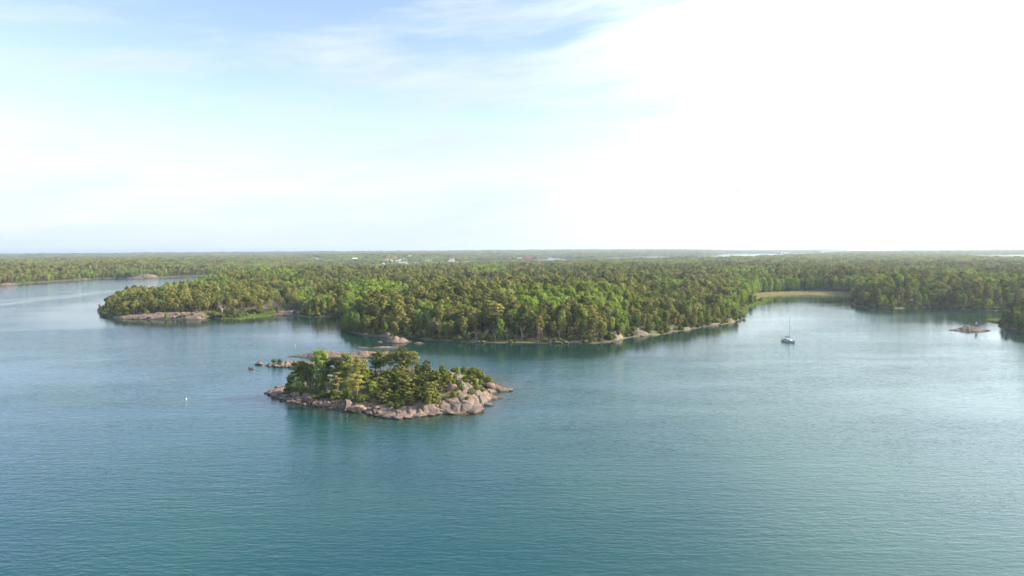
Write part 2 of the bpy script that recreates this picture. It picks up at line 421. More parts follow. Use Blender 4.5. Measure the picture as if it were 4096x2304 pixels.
def land_sdf(x, y):
    d = np.maximum(np.maximum(sdf(PEN, x, y), sdf(MAIN, x, y)), np.maximum(sdf(HEAD, x, y), sdf(FAR1, x, y)))
    D = np.hypot(x, y)
    d = d + (fbm(x / 9, y / 9, 3) - 0.5) * 3.0 + (fbm(x / 40, y / 40, 8) - 0.5) * np.clip((D - 500) / 40, 0, 30)
    return d
def bare(x, y):
    """(bare rock 0..1, rock height, grass 0..1)"""
    m = np.zeros(x.shape); h = np.zeros(x.shape); g = np.zeros(x.shape)
    for (cx, cy), rx, ry, hh in RW:
        q = ((x - cx) / rx) ** 2 + ((y - cy) / ry) ** 2
        q = q + (fbm(x / 5, y / 5, 31) - 0.5) * 0.7
        m = np.maximum(m, sm(q, 1.25, 0.6)); h = np.maximum(h, hh * np.sqrt(np.clip(1 - q * 0.8, 0, 1)))
    nr = (y > 560) & (y < 900) & (x > 150) & (x < 460)
    if nr.any(): g[nr] = np.maximum(g[nr], sm(sdf(REED, x[nr], y[nr]), -6, 2))
    for (cx, cy), rx, ry in GW:
        q = ((x - cx) / rx) ** 2 + ((y - cy) / ry) ** 2
        g = np.maximum(g, sm(q, 1.3, 0.6))
    return m, h, g
def village(x, y):
    px = 2048 + F_PX * x / np.maximum(y, 1)
    return sm(px, 1210, 1260) * sm(px, 1800, 1740) * sm(y, 2550, 2640) * sm(y, 3250, 3100)
def land_h(x, y, d=None):
    x = np.asarray(x, float).ravel(); y = np.asarray(y, float).ravel()
    if d is None: d = land_sdf(x, y)
    m, rh, g = bare(x, y)
    D = np.hypot(x, y)
    h = np.where(d < 0, d * 0.35, 0)
    shore = 0.9 * sm(d, -0.5, 3.5) + 1.6 * sm(d, 2, 16)
    hills = fbm(x / 130, y / 130, 11) * 9 * sm(d, 8, 90) + 10 * fbm(x / 600, y / 600, 5) * sm(d, 40, 400) * sm(D, 900, 2200)
    hills = hills + 20 * sm(D, 4500, 9000) * sm(d, 100, 900) * sm(x / (y + 1), 0.42, 0.1)
    pxh = 2048 + F_PX * x / np.maximum(y, 1)
    hills = hills * (0.55 + 0.9 * fbm(x / 260, y / 260, 19)) * (1 - 0.78 * sm(D, 900, 1500) * (1 - sm(D, 3200, 4600) * sm(pxh, 3000, 2800)) * sm(pxh, 900, 1300))
    lob = 1 - np.exp(-(lambda v: (v[1] - v[0]))(voro(x / 5.5, y / 3.6, 2)) * 5)
    near = sm(D, 1300, 700)
    rk = rh * sm(d, -0.6, 2.4) * (0.72 + 0.4 * lob)
    low = 1 - sm(g, 0.2, 0.9) * 0.8
    h = h + shore * low * (0.75 + 0.25 * lob * near) + hills * low + rk + (fbm(x / 3.5, y / 3.5, 21) - 0.5) * 0.9 * sm(d, -2, 3) * near * low
    px = 2048 + F_PX * x / np.maximum(y, 1)
    for (hx, hy), hr, hz in HILLS: h = h + hz * np.exp(-((x - hx) ** 2 + (y - hy) ** 2) / hr ** 2) * sm(d, 1, 14)
    h = h * (1 - 0.7 * village(x, y)) + 13 * sm(px, 1150, 1300) * sm(px, 1900, 1720) * sm(y, 2680, 3250) * sm(y, 4600, 3700) * sm(d, 0, 40)
    return np.maximum(h, -4.0)

# ------------------------------------------------------------------ main ground: one polar sheet
def build_ground():
    th = np.radians(np.linspace(-50, 46, 820)); nr = 780
    rr = 345 * (15500 / 345) ** (np.linspace(0, 1, nr) ** 1.25)
    Rg, Tg = np.meshgrid(rr, th, indexing='ij')
    X = Rg * np.sin(Tg); Y = Rg * np.cos(Tg)
    x = X.ravel(); y = Y.ravel()
    d = land_sdf(x, y); z = land_h(x, y, d)
    m, rh, g = bare(x, y)
    D = np.hypot(x, y)
    rim = sm(d, 3.2, 1.0) * (0.2 + 0.7 * sm(fbm(x / 14, y / 14, 77), 0.42, 0.6))
    veg = 1 - np.maximum(m, rim * np.where(D < 1600, 1, 0.6))
    veg = np.clip(veg - 0.5 * sm(fbm(x / 22, y / 22, 55), 0.60, 0.72) * sm(D, 2500, 800), 0, 1)
    nt_ = len(th)
    idx = np.arange(nr * nt_).reshape(nr, nt_)
    a, b, c, e = idx[:-1, :-1], idx[:-1, 1:], idx[1:, 1:], idx[1:, :-1]
    Z = z.reshape(nr, nt_)
    keep = np.maximum(np.maximum(Z[:-1, :-1], Z[:-1, 1:]), np.maximum(Z[1:, 1:], Z[1:, :-1])) > -0.9
    F = np.stack([a[keep], e[keep], c[keep], b[keep]], 1)
    used = np.unique(F); rem = np.zeros(nr * nt_, np.int32); rem[used] = np.arange(len(used))
    F = rem[F][:, ::-1]
    me = mesh_np('ground', np.stack([x, y, z], 1)[used], [F], [M_GROUND], smooth=True, attrs={'veg': veg[used], 'grass': g[used]})
    tag(obj('ground', me), kind='structure')
    print('ground', len(used), time.time() - T0)

# ------------------------------------------------------------------ near island
ISL = [P(*p) for p in [(1066,1570),(1092,1588),(1120,1598),(1150,1610),(1200,1617),(1260,1625),(1330,1637),(1360,1645),(1400,1650),(1450,1654),(1500,1660),
    (1518,1671),(1560,1677),(1610,1676),(1660,1668),(1715,1657),(1760,1657),(1830,1657),(1900,1651),(1908,1640),(1928,1630),(1942,1612),(1962,1600),(1998,1597),
    (1990,1588),(1958,1578),(1985,1568),(2028,1566),(2040,1562),(2010,1541),(1985,1528),(1960,1512),(1900,1502),(1800,1494),(1650,1492),(1500,1492),(1350,1502),
    (1240,1530),(1195,1545),(1130,1553),(1100,1558)]]
def isl_sd(x, y):
    return sdf(ISL, x, y) + (fbm(x / 3.0, y / 3.0, 41) - 0.5) * 1.4
def at_px(px, D): return W(px, D)
IB = [(1600, 243, 4.6, 21, 15), (1800, 238, 3.0, 17, 15), (1400, 243, 2.2, 24, 10), (1845, 226, 1.2, 8, 5), (1700, 226, 1.5, 16, 6)]
def isl_h(x, y, d=None):
    x = np.asarray(x, float).ravel(); y = np.asarray(y, float).ravel()
    if d is None: d = isl_sd(x, y)
    pxx = 2048 + F_PX * x / y
    right = sm(pxx, 1640, 1700) * sm(pxx, 1990, 1900) * sm(y, 236, 226)
    low = sm(pxx, 1490, 1520) * sm(pxx, 1740, 1700) * sm(y, 213, 208)
    hs = 0.85 + 1.3 * right + 0.5 * low
    w = np.maximum(6.0 - 3.6 * right - 2.5 * low, 1.9)
    h = np.where(d < 0, d * 0.4, 0) + hs * np.sqrt(np.clip((d + 0.2) / w, 0, 1)) + 0.35 * sm(d, 0, 10)
    for px, D, hh, rx, ry in IB:
        cx, cy = W(px, D)
        h = h + hh * np.exp(-((x - cx) / rx) ** 2 - ((y - cy) / ry) ** 2) * sm(d, 0.5, 9)
    # joints in the granite: long rounded lobes running back from the shore
    ca, sa = math.cos(0.35), math.sin(0.35)
    xr = x * ca + y * sa + (fbm(x / 4, y / 4, 62) - .5) * 2.0; yr = -x * sa + y * ca
    d1, d2, cid = voro(xr / 4.6, yr / 8.5, 4)
    lob = 1 - np.exp(-(d2 - d1) * 11.0)
    e1, e2, cid2 = voro(xr / 1.3, yr / 1.7, 14)
    lob2 = 1 - np.exp(-(e2 - e1) * 4.0)
    rocky = sm(d, 12, 5) * 0.8 + 0.35
    amp = sm(d, -1.0, 0.6)
    h = h + amp * rocky * ((lob - 0.8) * 0.62 + (cid - 0.5) * 0.62 + (lob2 - 0.75) * 0.16)
    h = h + (fbm(x / 1.2, y / 1.2, 51) - 0.5) * 0.35 * amp
    return np.maximum(h, -3)
def build_island():
    xs = np.arange(-93, 6, 0.27); ys = np.arange(196, 284, 0.27)
    X, Y = np.meshgrid(xs, ys); x = X.ravel(); y = Y.ravel()
    d = isl_sd(x, y); z = isl_h(x, y, d)
    pxx = 2048 + F_PX * x / y
    veg = sm(d, 5.5, 11) * sm(fbm(x / 4.5, y / 4.5, 71), 0.28, 0.5)
    domes = np.maximum(np.exp(-((x - W(1850, 236)[0]) / 8) ** 2 - ((y - 236) / 10) ** 2), np.exp(-((x - W(1775, 228)[0]) / 4) ** 2 - ((y - 228) / 5) ** 2))
    veg = np.clip(veg * (1 - 1.0 * sm(domes, 0.25, 0.6)), 0, 1)
    grass = 0.62 * sm(fbm(x / 2.6, y / 2.6, 91), 0.52, 0.62) * sm(d, 3.0, 7.0)
    n = len(xs)
    idx = np.arange(x.size).reshape(len(ys), n)
    Z = z.reshape(len(ys), n)
    keep = np.maximum(Z[:-1, :-1], Z[1:, 1:]) > -1.2
    F = np.stack([idx[:-1, :-1][keep], idx[:-1, 1:][keep], idx[1:, 1:][keep], idx[1:, :-1][keep]], 1)
    used = np.unique(F); rem = np.zeros(x.size, np.int32); rem[used] = np.arange(len(used))
    me = mesh_np('island_terrain', np.stack([x, y, z], 1)[used], [rem[F]], [M_GROUND], smooth=True, attrs={'veg': veg[used], 'grass': grass[used]})
    tag(obj('island_terrain', me), kind='structure')

def drop(px, py, hf):
    """first point along the sight line through a pixel that meets the ground function hf"""
    d = ray(px, py); t1 = -HCAM / d[2]
    ts = np.linspace(t1 * 0.6, t1, 600)
    x = d[0] * ts; y = d[1] * ts; z = HCAM + d[2] * ts
    h = hf(x, y); k = np.argmax(z <= np.maximum(h, 0.0)) if np.any(z <= np.maximum(h, 0)) else len(ts) - 1
    return float(x[k]), float(y[k]), float(max(h[k], 0.0))

# ------------------------------------------------------------------ trees
def leaf_quads(rng, cen, size, flat=0.0, asp=0.55, out=None):
    """one four-cornered leaf cluster per centre, turned at random; flat > 0 tips them towards level"""
    n = len(cen)
    nrm = rng.normal(size=(n, 3)) * 0.55
    if out is not None: nrm += out
    nrm[:, 2] += flat * 0.5
    nrm /= np.linalg.norm(nrm, axis=1)[:, None]
    a = np.cross(nrm, rng.normal(size=(n, 3))); a /= np.linalg.norm(a, axis=1)[:, None] + 1e-9
    b = np.cross(nrm, a)
    s = size * rng.uniform(0.6, 1.35, n)[:, None]
    k = rng.uniform(0.1, 0.5, n)[:, None]
    V = np.stack([cen - a * s, cen + b * s * asp + a * s * k * 0.3, cen + a * s, cen - b * s * asp + a * s * k], 1).reshape(-1, 3)
    F = np.arange(n * 4).reshape(n, 4)
    return V, F
def pads(rng, cs, rs, nper, size, flat, asp=0.55, fill=0.5):
    cen = []; out = []; cs = np.array(cs); mid = cs.mean(0); ext = np.abs(cs - mid).max(0) + 0.5
    for c, r in zip(cs, rs):
        n = max(6, int(nper * rng.uniform(0.75, 1.25)))
        u = rng.normal(size=(n, 3)); u /= np.linalg.norm(u, axis=1)[:, None]
        rad = rng.uniform(fill, 1.0, n)[:, None] ** 0.7
        q = c + u * rad * np.array(r)
        cen.append(q); out.append(u + 0.7 * (q - mid) / ext)
    return leaf_quads(rng, np.concatenate(cen), size, flat, asp, np.concatenate(out))

def pine(seed, h, w, k=1.0, cb=0.4, lean=0.0, size=0.30):
    rng = np.random.default_rng(seed)
    bend = rng.uniform(-0.05, 0.05, 2) * h + np.array([lean, 0]) * h
    def tp(t): return np.array([bend[0] * t * t, bend[1] * math.sin(t * 2.3), h * 0.95 * t])
    tm = MB(); tr = 0.012 * h + 0.06
    tm.tube([tp(t) - (0, 0, 0.5 if t == 0 else 0) for t in (0, 0.2, 0.4, 0.6, 0.8, 1.0)], [tr, tr * .85, tr * .7, tr * .5, tr * .3, tr * .1], 6)
    cs, rs = [], []
    n = int(21 * k); ang = rng.uniform(0, 6.28)
    for i in range(n):
        t = i / (n - 1); z = cb + (0.97 - cb) * t ** 0.85
        prof = (0.55 + 0.45 * math.sin(math.pi * min(1, t * 1.25 + 0.1))) if t < 0.6 else math.sqrt(max(0.02, 1 - ((t - 0.45) / 0.6) ** 2))
        rad = w / 2 * prof * rng.uniform(0.35, 0.88)
        if rng.random() < 0.12 and t < 0.5: continue
        ang += 2.4 + rng.uniform(-0.5, 0.5)
        base = tp(z - 0.05)
        c = tp(z) + np.array([math.cos(ang) * rad, math.sin(ang) * rad, rng.uniform(-0.02, 0.03) * h])
        pr = w * rng.uniform(0.15, 0.25) * (1.0 if t < 0.85 else 0.8)
        cs.append(c); rs.append((pr, pr, pr * rng.uniform(0.42, 0.68)))
        tm.tube([base, base * 0.45 + c * 0.55 + np.array([0, 0, 0.12]), c], [tr * 0.34, tr * 0.22, tr * 0.1], 4)
    for i in range(4):      # dead lower branches
        t = rng.uniform(0.55, 0.98) * cb; a = rng.uniform(0, 6.28); L = w * rng.uniform(0.12, 0.3)
        tm.tube([tp(t), tp(t) + np.array([math.cos(a) * L, math.sin(a) * L, rng.uniform(-.1, .2) * L])], [tr * 0.2, tr * 0.08], 3)
    V, F = pads(rng, cs, rs, 125, size * 0.84, 0.6)
    return tm, V, F
def broad(seed, h, w, cb=0.2, size=0.30, lobes=34, nper=60, droop=0.0, stems=1, white=False, gap=0.1):
    rng = np.random.default_rng(seed)
    tm = MB(); tr = 0.009 * h + 0.05; cs, rs = [], []
    tops = []
    for s in range(stems):
        a = rng.uniform(0, 6.28); off = (0.0 if stems == 1 else 0.22 * w)
        top = np.array([math.cos(a) * off + rng.uniform(-.04, .04) * h, math.sin(a) * off, h * rng.uniform(0.86, 0.96)])
        mid = top * np.array([0.4, 0.4, 0.5]) + rng.uniform(-.15, .15, 3)
        tm.tube([(0, 0, -0.4), mid * 0.5, mid, (mid + top) / 2, top], [tr, tr * .85, tr * .65, tr * .4, tr * .12], 6); tops.append((mid, top))
    for i in range(lobes):
        t = (i + 0.5) / lobes; zz = cb + (1 - cb) * t
        prof = math.sin(math.pi * (0.12 + 0.80 * t ** 0.85)) ** 0.75
        a = i * 2.4 + rng.uniform(-.6, .6); rad = w / 2 * prof * rng.uniform(0.30, 0.82)
        if rng.random() < gap: continue
        c = np.array([math.cos(a) * rad, math.sin(a) * rad, h * (zz * 0.93 + 0.01)])
        mid, top = tops[i % stems]; tt = min(1.0, max(0.0, zz)); ax = mid * 2 * tt if tt < .5 else mid + (top - mid) * (tt - .5) * 2
        c[:2] += ax[:2] * 0.6
        pr = w * rng.uniform(0.13, 0.22); cs.append(c); rs.append((pr, pr, pr * rng.uniform(0.6, 1.0)))
        b0 = ax * np.array([1, 1, 0.86])
        if i % 2 == 0: tm.tube([b0, (b0 + c) / 2 + (0, 0, 0.1), c], [tr * .32, tr * .2, tr * .06], 3)
        if droop:
            cs.append(c - np.array([0, 0, pr * 1.2])); rs.append((pr * 0.6, pr * 0.6, pr * 0.9))
    V, F = pads(rng, cs, rs, nper, size, 0.25, 0.6, 0.55)
    return tm, V, F
def bush(seed, h, w, size=0.22, nper=60, lobes=9):
    rng = np.random.default_rng(seed); cs, rs = [], []
    tm = MB()
    for i in range(lobes):
        a = i * 2.4; rad = w / 2 * math.sqrt((i + .3) / lobes) * 0.7
        c = np.array([math.cos(a) * rad, math.sin(a) * rad, h * (0.58 - 0.35 * (rad / (w / 2)) ** 2) * rng.uniform(0.75, 1.15)])
        cs.append(c); rs.append((w * 0.2, w * 0.2, h * 0.33))
        tm.tube([(0, 0, -0.3), c * 0.6, c], [0.06, 0.045, 0.02], 4)
    V, F = pads(rng, cs, rs, nper, size, 0.3, 0.6)
    return tm, V, F
def bare_tree(seed, h, w, n0=7, stems=2, r0=0.11, twigs=True):
    rng = np.random.default_rng(seed); tm = MB(); tw = MB()
    def grow(m, p, d, L, r, lev):
        q = p + d * L; mid = (p + q) / 2 + rng.normal(size=3) * L * 0.05
        m.tube([p, mid, q], [r, r * 0.8, r * 0.55], 4)
        if lev == 0: return
        for i in range(3 if lev > 1 else 4):
            nd = d + rng.normal(size=3) * 0.55; nd[2] += 0.2; nd /= np.linalg.norm(nd)
            st = p + (q - p) * rng.uniform(0.45, 1.0)
            grow(tm if lev > 2 else tw, st, nd, L * rng.uniform(0.5, 0.72), r * 0.5, lev - 1)
    for s in range(stems):
        d = np.array([rng.uniform(-.3, .3) * w / h * 2, rng.uniform(-.3, .3) * w / h * 2, 1.0]); d /= np.linalg.norm(d)
        grow(tm, np.array([0, 0, -0.3]), d, h * 0.5, r0, 4)
    return tm, tw

def mb_mesh(mb, name, mat, smooth=True):
    me = bpy.data.meshes.new(name); me.from_pydata(np.concatenate(mb.V).tolist(), [], mb.F); me.materials.append(mat)
    if smooth: me.polygons.foreach_set('use_smooth', [True] * len(mb.F))
    me.update(); return me
def join_tree(name, tm, V, F, mt, mc):
    tv = np.concatenate(tm.V); q = [f for f in tm.F if len(f) == 4]; other = [f for f in tm.F if len(f) not in (4,)]
    tris = [[f[0], f[i], f[i + 1]] for f in other for i in range(1, len(f) - 1)]
    fs = [np.array(q, np.int32)]; mi = [np.zeros(len(q), int)]
    if tris: fs.append(np.array(tris, np.int32)); mi.append(np.zeros(len(tris), int))
    fs.append(F + len(tv)); mi.append(np.ones(len(F), int))
    return mesh_np(name, np.concatenate([tv, V]), fs, [mt, mc], np.concatenate(mi))

KINDS = {}   # kind -> list of variants {h, w, trunk mesh, crown mesh, joined mesh}
def variant(kind, h, w, res, mt, mc):
    tm, V, F = res
    KINDS.setdefault(kind, []).append(dict(h=h, w=w, tm=mb_mesh(tm, kind + '_trunk', mt), cm=mesh_np(kind + '_crown', V, [F], [mc]), raw=(tm, V, F, mt, mc)))
for i, (h, w, cb) in enumerate([(13, 5.6, .42), (14, 5.0, .5), (12, 5.8, .36), (13.5, 4.6, .34), (12.5, 6.2, .48), (11, 4.4, .25)]):
    variant('pine', h, w, pine(100 + i, h, w, 1.0 + 0.15 * (i % 3), cb), M_PBARK, M_PINE)
for i, (h, w) in enumerate([(5, 3.0), (6, 3.4), (4.5, 3.4)]):
    variant('young_pine', h, w, pine(140 + i, h, w, 0.8, 0.12, size=0.22), M_PBARK, M_PINE)
for i, (h, w) in enumerate([(13, 5.0), (12, 5.6), (14, 5.2)]):
    variant('birch', h, w, broad(200 + i, h, w, 0.22, 0.26, 32, 55, 1.0, 1 + i % 2, gap=0.18), M_BBARK, M_BIRCH)
for i, (h, w) in enumerate([(11, 6.2), (12, 6.8), (10, 6.0)]):
    variant('alder', h, w, broad(240 + i, h, w, 0.08, 0.30, 40, 62, 0.0, 1 + i % 2, gap=0.08), M_ABARK, M_ALDER)
for i, (h, w) in enumerate([(2.2, 3.0), (3.0, 3.2), (1.6, 2.6)]):
    variant('bush', h, w, bush(280 + i, h, w), M_ABARK, M_BUSH)
for i, (h, w) in enumerate([(5.5, 3.2), (6.5, 3.4)]):
    variant('young_birch', h, w, broad(300 + i, h, w, 0.12, 0.21, 22, 50, 0.6, 1, gap=0.15), M_BBARK, M_BIRCH)

NAMES = {'pine': ('pine_tree', 'pine tree'), 'young_pine': ('young_pine_tree', 'pine tree'), 'birch': ('birch_tree', 'birch tree'), 'young_birch': ('young_birch_tree', 'birch tree'),
         'alder': ('alder_tree', 'alder tree'), 'bush': ('bush', 'bush')}
def plant(kind, x, y, z, h, w=None, v=0, rz=0.0, label='', group=None, tilt=(0, 0)):
    q = KINDS[kind][v % len(KINDS[kind])]
    sz = h / q['h']; sx = (w / q['w']) if w else sz
    e = empty(NAMES[kind][0], (x, y, z - 0.1), rz, label, NAMES[kind][1], group, (sx, sx, sz))
    e.rotation_euler = (tilt[0], tilt[1], rz)
    obj('stems' if kind == 'bush' else 'trunk', q['tm'], e)
    obj('crown', q['cm'], e)
    return e
print('variants', time.time() - T0)

# ------------------------------------------------------------------ water
def build_water():
    th = np.radians(np.linspace(-75, 75, 300)); rr = 30 * (32000 / 30) ** np.linspace(0, 1, 380)
    Rg, Tg = np.meshgrid(rr, th, indexing='ij'); x = (Rg * np.sin(Tg)).ravel(); y = (Rg * np.cos(Tg)).ravel()
    shoal = np.zeros(x.size); near = (y > 150) & (y < 330) & (np.abs(x) < 170)
    shoal[near] = sm(sdf(ISL, x[near], y[near]), -16, -1)
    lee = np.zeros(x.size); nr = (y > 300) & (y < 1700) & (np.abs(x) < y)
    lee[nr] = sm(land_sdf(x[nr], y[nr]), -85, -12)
    idx = np.arange(x.size).reshape(Rg.shape)
    F = np.stack([idx[:-1, :-1], idx[:-1, 1:], idx[1:, 1:], idx[1:, :-1]], -1).reshape(-1, 4)[:, ::-1]
    m, nt, out = new_mat('sea_water')
    g = nt.node('ShaderNodeNewGeometry'); pos = g.outputs['Position']
    x_, y_, z_ = nt.sep(pos)
    patch = nt.noise(nt.vmap(pos, (0.5, 1.6, 1), (0, 0, -0.25)), 0.012, 3, 0.55, dist=0.6)
    calm = nt.math('MULTIPLY', nt.ramp(patch, 0.36, 0.62, 0.62, 1.05), nt.ramp(nt.noise(nt.vmap(pos, (0.5, 1.4, 1), (0, 0, 0.3)), 0.05, 3), 0.32, 0.66, 0.88, 1.10))
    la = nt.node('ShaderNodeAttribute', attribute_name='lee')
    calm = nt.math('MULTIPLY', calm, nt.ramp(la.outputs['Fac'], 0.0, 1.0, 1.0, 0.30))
    def band(p, q, w0, w1):          # slick left by a current line between two points on the water
        a = np.array(p); b = np.array(q); L = np.linalg.norm(b - a); n = np.array([-(b - a)[1], (b - a)[0]]) / L; t = (b - a) / L
        wv = nt.math('MULTIPLY', nt.math('SUBTRACT', nt.noise(pos, 0.012, 3), 0.5), w1 * 1.6)
        dd = nt.math('ABSOLUTE', nt.math('ADD', wv, nt.math('ADD', nt.math('MULTIPLY', x_, n[0]), nt.math('MULTIPLY_ADD', y_, n[1], -float(n @ a)))))
        al = nt.math('ADD', nt.math('MULTIPLY', x_, t[0]), nt.math('MULTIPLY_ADD', y_, t[1], -float(t @ a)))
        f = nt.math('MULTIPLY', nt.ramp(dd, w1, w0), nt.math('MULTIPLY', nt.ramp(al, -30, 60), nt.ramp(al, L + 30, L - 60)))
        return nt.math('SUBTRACT', 1.0, nt.math('MULTIPLY', f, 0.75))
    for p, q, w0, w1 in ((P(-350, 1262), P(500, 1158), 2, 24), (P(-300, 1232), P(330, 1176), 1, 14), (P(1980, 1590), P(2150, 1470), 1, 7)):
        calm = nt.math('MULTIPLY', calm, band(p, q, w0, w1))
    wa = nt.noise(nt.vmap(pos, (0.34, 1.0, 1), (0, 0, 0.16)), 1.15, 1, 0.5, dist=0.25)
    wb = nt.noise(nt.vmap(pos, (0.45, 1.0, 1), (0, 0, -0.12)), 2.9, 2, 0.55)
    wc = nt.noise(nt.vmap(pos, (0.22, 1.0, 1), (0, 0, 0.30)), 0.42, 1, 0.5)
    h = nt.math('ADD', nt.math('MULTIPLY', wa, 0.125), nt.math('MULTIPLY', wb, 0.055))
    h = nt.math('ADD', h, nt.math('MULTIPLY', wc, 0.12))
    h = nt.math('MULTIPLY', h, calm)
    sh = nt.node('ShaderNodeAttribute', attribute_name='shoal')
    col = nt.mix(nt.ramp(nt.noise(pos, 0.02, 2), 0.3, 0.7), (0.007, 0.054, 0.062, 1), (0.012, 0.068, 0.060, 1))
    col = nt.mix(nt.math('MULTIPLY', sh.outputs['Fac'], nt.ramp(nt.noise(pos, 0.25, 3), 0.25, 0.65)), col, (0.022, 0.032, 0.014, 1))
    col = nt.mix(nt.math('MULTIPLY', la.outputs['Fac'], 0.85), col, (0.006, 0.026, 0.020, 1))   # dark green forest reflection painted into the water colour by the wooded shores
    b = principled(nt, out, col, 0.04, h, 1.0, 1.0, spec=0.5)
    b.inputs['IOR'].default_value = 1.333
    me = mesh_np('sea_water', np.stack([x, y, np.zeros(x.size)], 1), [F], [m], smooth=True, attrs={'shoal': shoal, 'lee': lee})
    tag(obj('sea_water', me), kind='structure')

# ------------------------------------------------------------------ forest
DECID = [  # crowns seen as light green patches: centre, half width, half height in the photograph, kind
    (1090,1092,120,16,'alder'),(1500,1148,150,26,'alder'),(1560,1165,120,22,'alder'),(1420,1190,60,22,'alder'),(1230,1165,45,26,'birch'),(1400,1240,32,70,'birch'),
    (1950,1080,80,22,'alder'),(2100,1175,110,22,'birch'),(2240,1180,90,22,'alder'),(2400,1190,90,40,'birch'),(2480,1240,50,60,'birch'),(2680,1140,60,14,'birch'),
    (3060,1135,150,22,'alder'),(3000,1085,120,16,'alder'),(3220,1150,70,14,'alder'),(3440,1120,120,16,'alder'),(3380,1062,22,12,'alder'),(3330,1060,20,14,'alder'),
    (3590,1092,20,9,'alder'),(3850,1100,80,14,'birch'),(4000,1115,90,20,'alder'),(2920,1230,40,26,'birch'),(1320,1235,60,28,'alder'),(2160,1215,90,30,'alder'),
    (860,1128,110,14,'birch'),(1180,1120,60,14,'alder'),(560,1082,110,7,'birch'),(360,1090,30,10,'alder'),(1050,1060,60,10,'alder'),(1400,1025,60,6,'alder'),
    (1000,1240,40,14,'alder'),(2960,1180,70,26,'birch'),(3030,1160,60,20,'alder'),(3180,1120,100,12,'alder'),(3700,1160,60,12,'birch'),(3950,1190,60,16,'alder'),
    (1700,1240,30,30,'birch'),(2290,1330,30,20,'birch'),(640,1115,60,10,'birch'),(3700,1080,120,7,'birch')]
def pick_kinds(x, y, z, rng, topz):
    u, v, _ = proj(x, y, z + topz)
    k = np.zeros(len(x), int)           # 0 pine 1 birch 2 alder
    nz = fbm(x / 38, y / 38, 201)
    r = rng.random(len(x))
    k = np.where(r < 0.05 + 0.35 * sm(nz, 0.56, 0.70), 1, k)
    k = np.where((r > 0.93) & (nz > 0.42), 2, k)
    for cx, cy, a, b, kind in DECID:
        q = ((u - cx) / a) ** 2 + ((v - cy) / b) ** 2 + (fbm(x / 9, y / 9, 88) - .5) * .8
        k = np.where((q < 1) & (rng.random(len(x)) < 0.93), 1 if kind == 'birch' else 2, k)
    return k
def scatter(name, pts, rot, scl, idx, sources, label):
    """one object of kind stuff: every point carries a copy of one of the source trees"""
    me = bpy.data.meshes.new(name); me.vertices.add(len(pts)); me.vertices.foreach_set('co', np.asarray(pts, np.float32).ravel())
    a = me.attributes.new('rot', 'FLOAT_VECTOR', 'POINT'); a.data.foreach_set('vector', np.asarray(rot, np.float32).ravel())
    a = me.attributes.new('scl', 'FLOAT_VECTOR', 'POINT'); a.data.foreach_set('vector', np.asarray(scl, np.float32).ravel())
    a = me.attributes.new('idx', 'INT', 'POINT'); a.data.foreach_set('value', np.asarray(idx, np.int32))
    o = obj(name, me); tag(o, label, kind='stuff')
    col = bpy.data.collections.new(name + '_sources')
    for i, m in enumerate(sources):
        col.objects.link(bpy.data.objects.new('%s_source_%02d' % (name, i), m))
    ng = bpy.data.node_groups.new(name, 'GeometryNodeTree')
    ng.interface.new_socket('Geometry', in_out='INPUT', socket_type='NodeSocketGeometry')
    ng.interface.new_socket('Geometry', in_out='OUTPUT', socket_type='NodeSocketGeometry')
    gi = ng.nodes.new('NodeGroupInput'); go = ng.nodes.new('NodeGroupOutput')
    ci = ng.nodes.new('GeometryNodeCollectionInfo'); ci.inputs['Collection'].default_value = col
    ci.inputs['Separate Children'].default_value = True; ci.inputs['Reset Children'].default_value = True
    ip = ng.nodes.new('GeometryNodeInstanceOnPoints'); ip.inputs['Pick Instance'].default_value = True
    def na(n, t):
        q = ng.nodes.new('GeometryNodeInputNamedAttribute'); q.data_type = t; q.inputs['Name'].default_value = n
        return next(s for s in q.outputs if s.name == 'Attribute' and s.enabled)
    e2r = ng.nodes.new('FunctionNodeEulerToRotation')
    L = ng.links.new
    L(gi.outputs[0], ip.inputs['Points']); L(ci.outputs[0], ip.inputs['Instance'])
    L(na('idx', 'INT'), ip.inputs['Instance Index']); L(na('rot', 'FLOAT_VECTOR'), e2r.inputs[0]); L(e2r.outputs[0], ip.inputs['Rotation'])
    L(na('scl', 'FLOAT_VECTOR'), ip.inputs['Scale']); L(ip.outputs[0], go.inputs[0])
    md = o.modifiers.new('scatter', 'NODES'); md.node_group = ng
    return o

def grid_pts(y0, y1, s, rng, pxm=380):
    ys = np.arange(y0, y1, s); xm = (2048 + pxm) / F_PX * y1
    xs = np.arange(-xm, xm, s)
    X, Y = np.meshgrid(xs, ys); x = X.ravel() + rng.uniform(-.48, .48, X.size) * s; y = Y.ravel() + rng.uniform(-.48, .48, X.size) * s
    k = (np.abs(x) < (2048 + pxm) / F_PX * y) & (y > 345)
    return x[k], y[k]

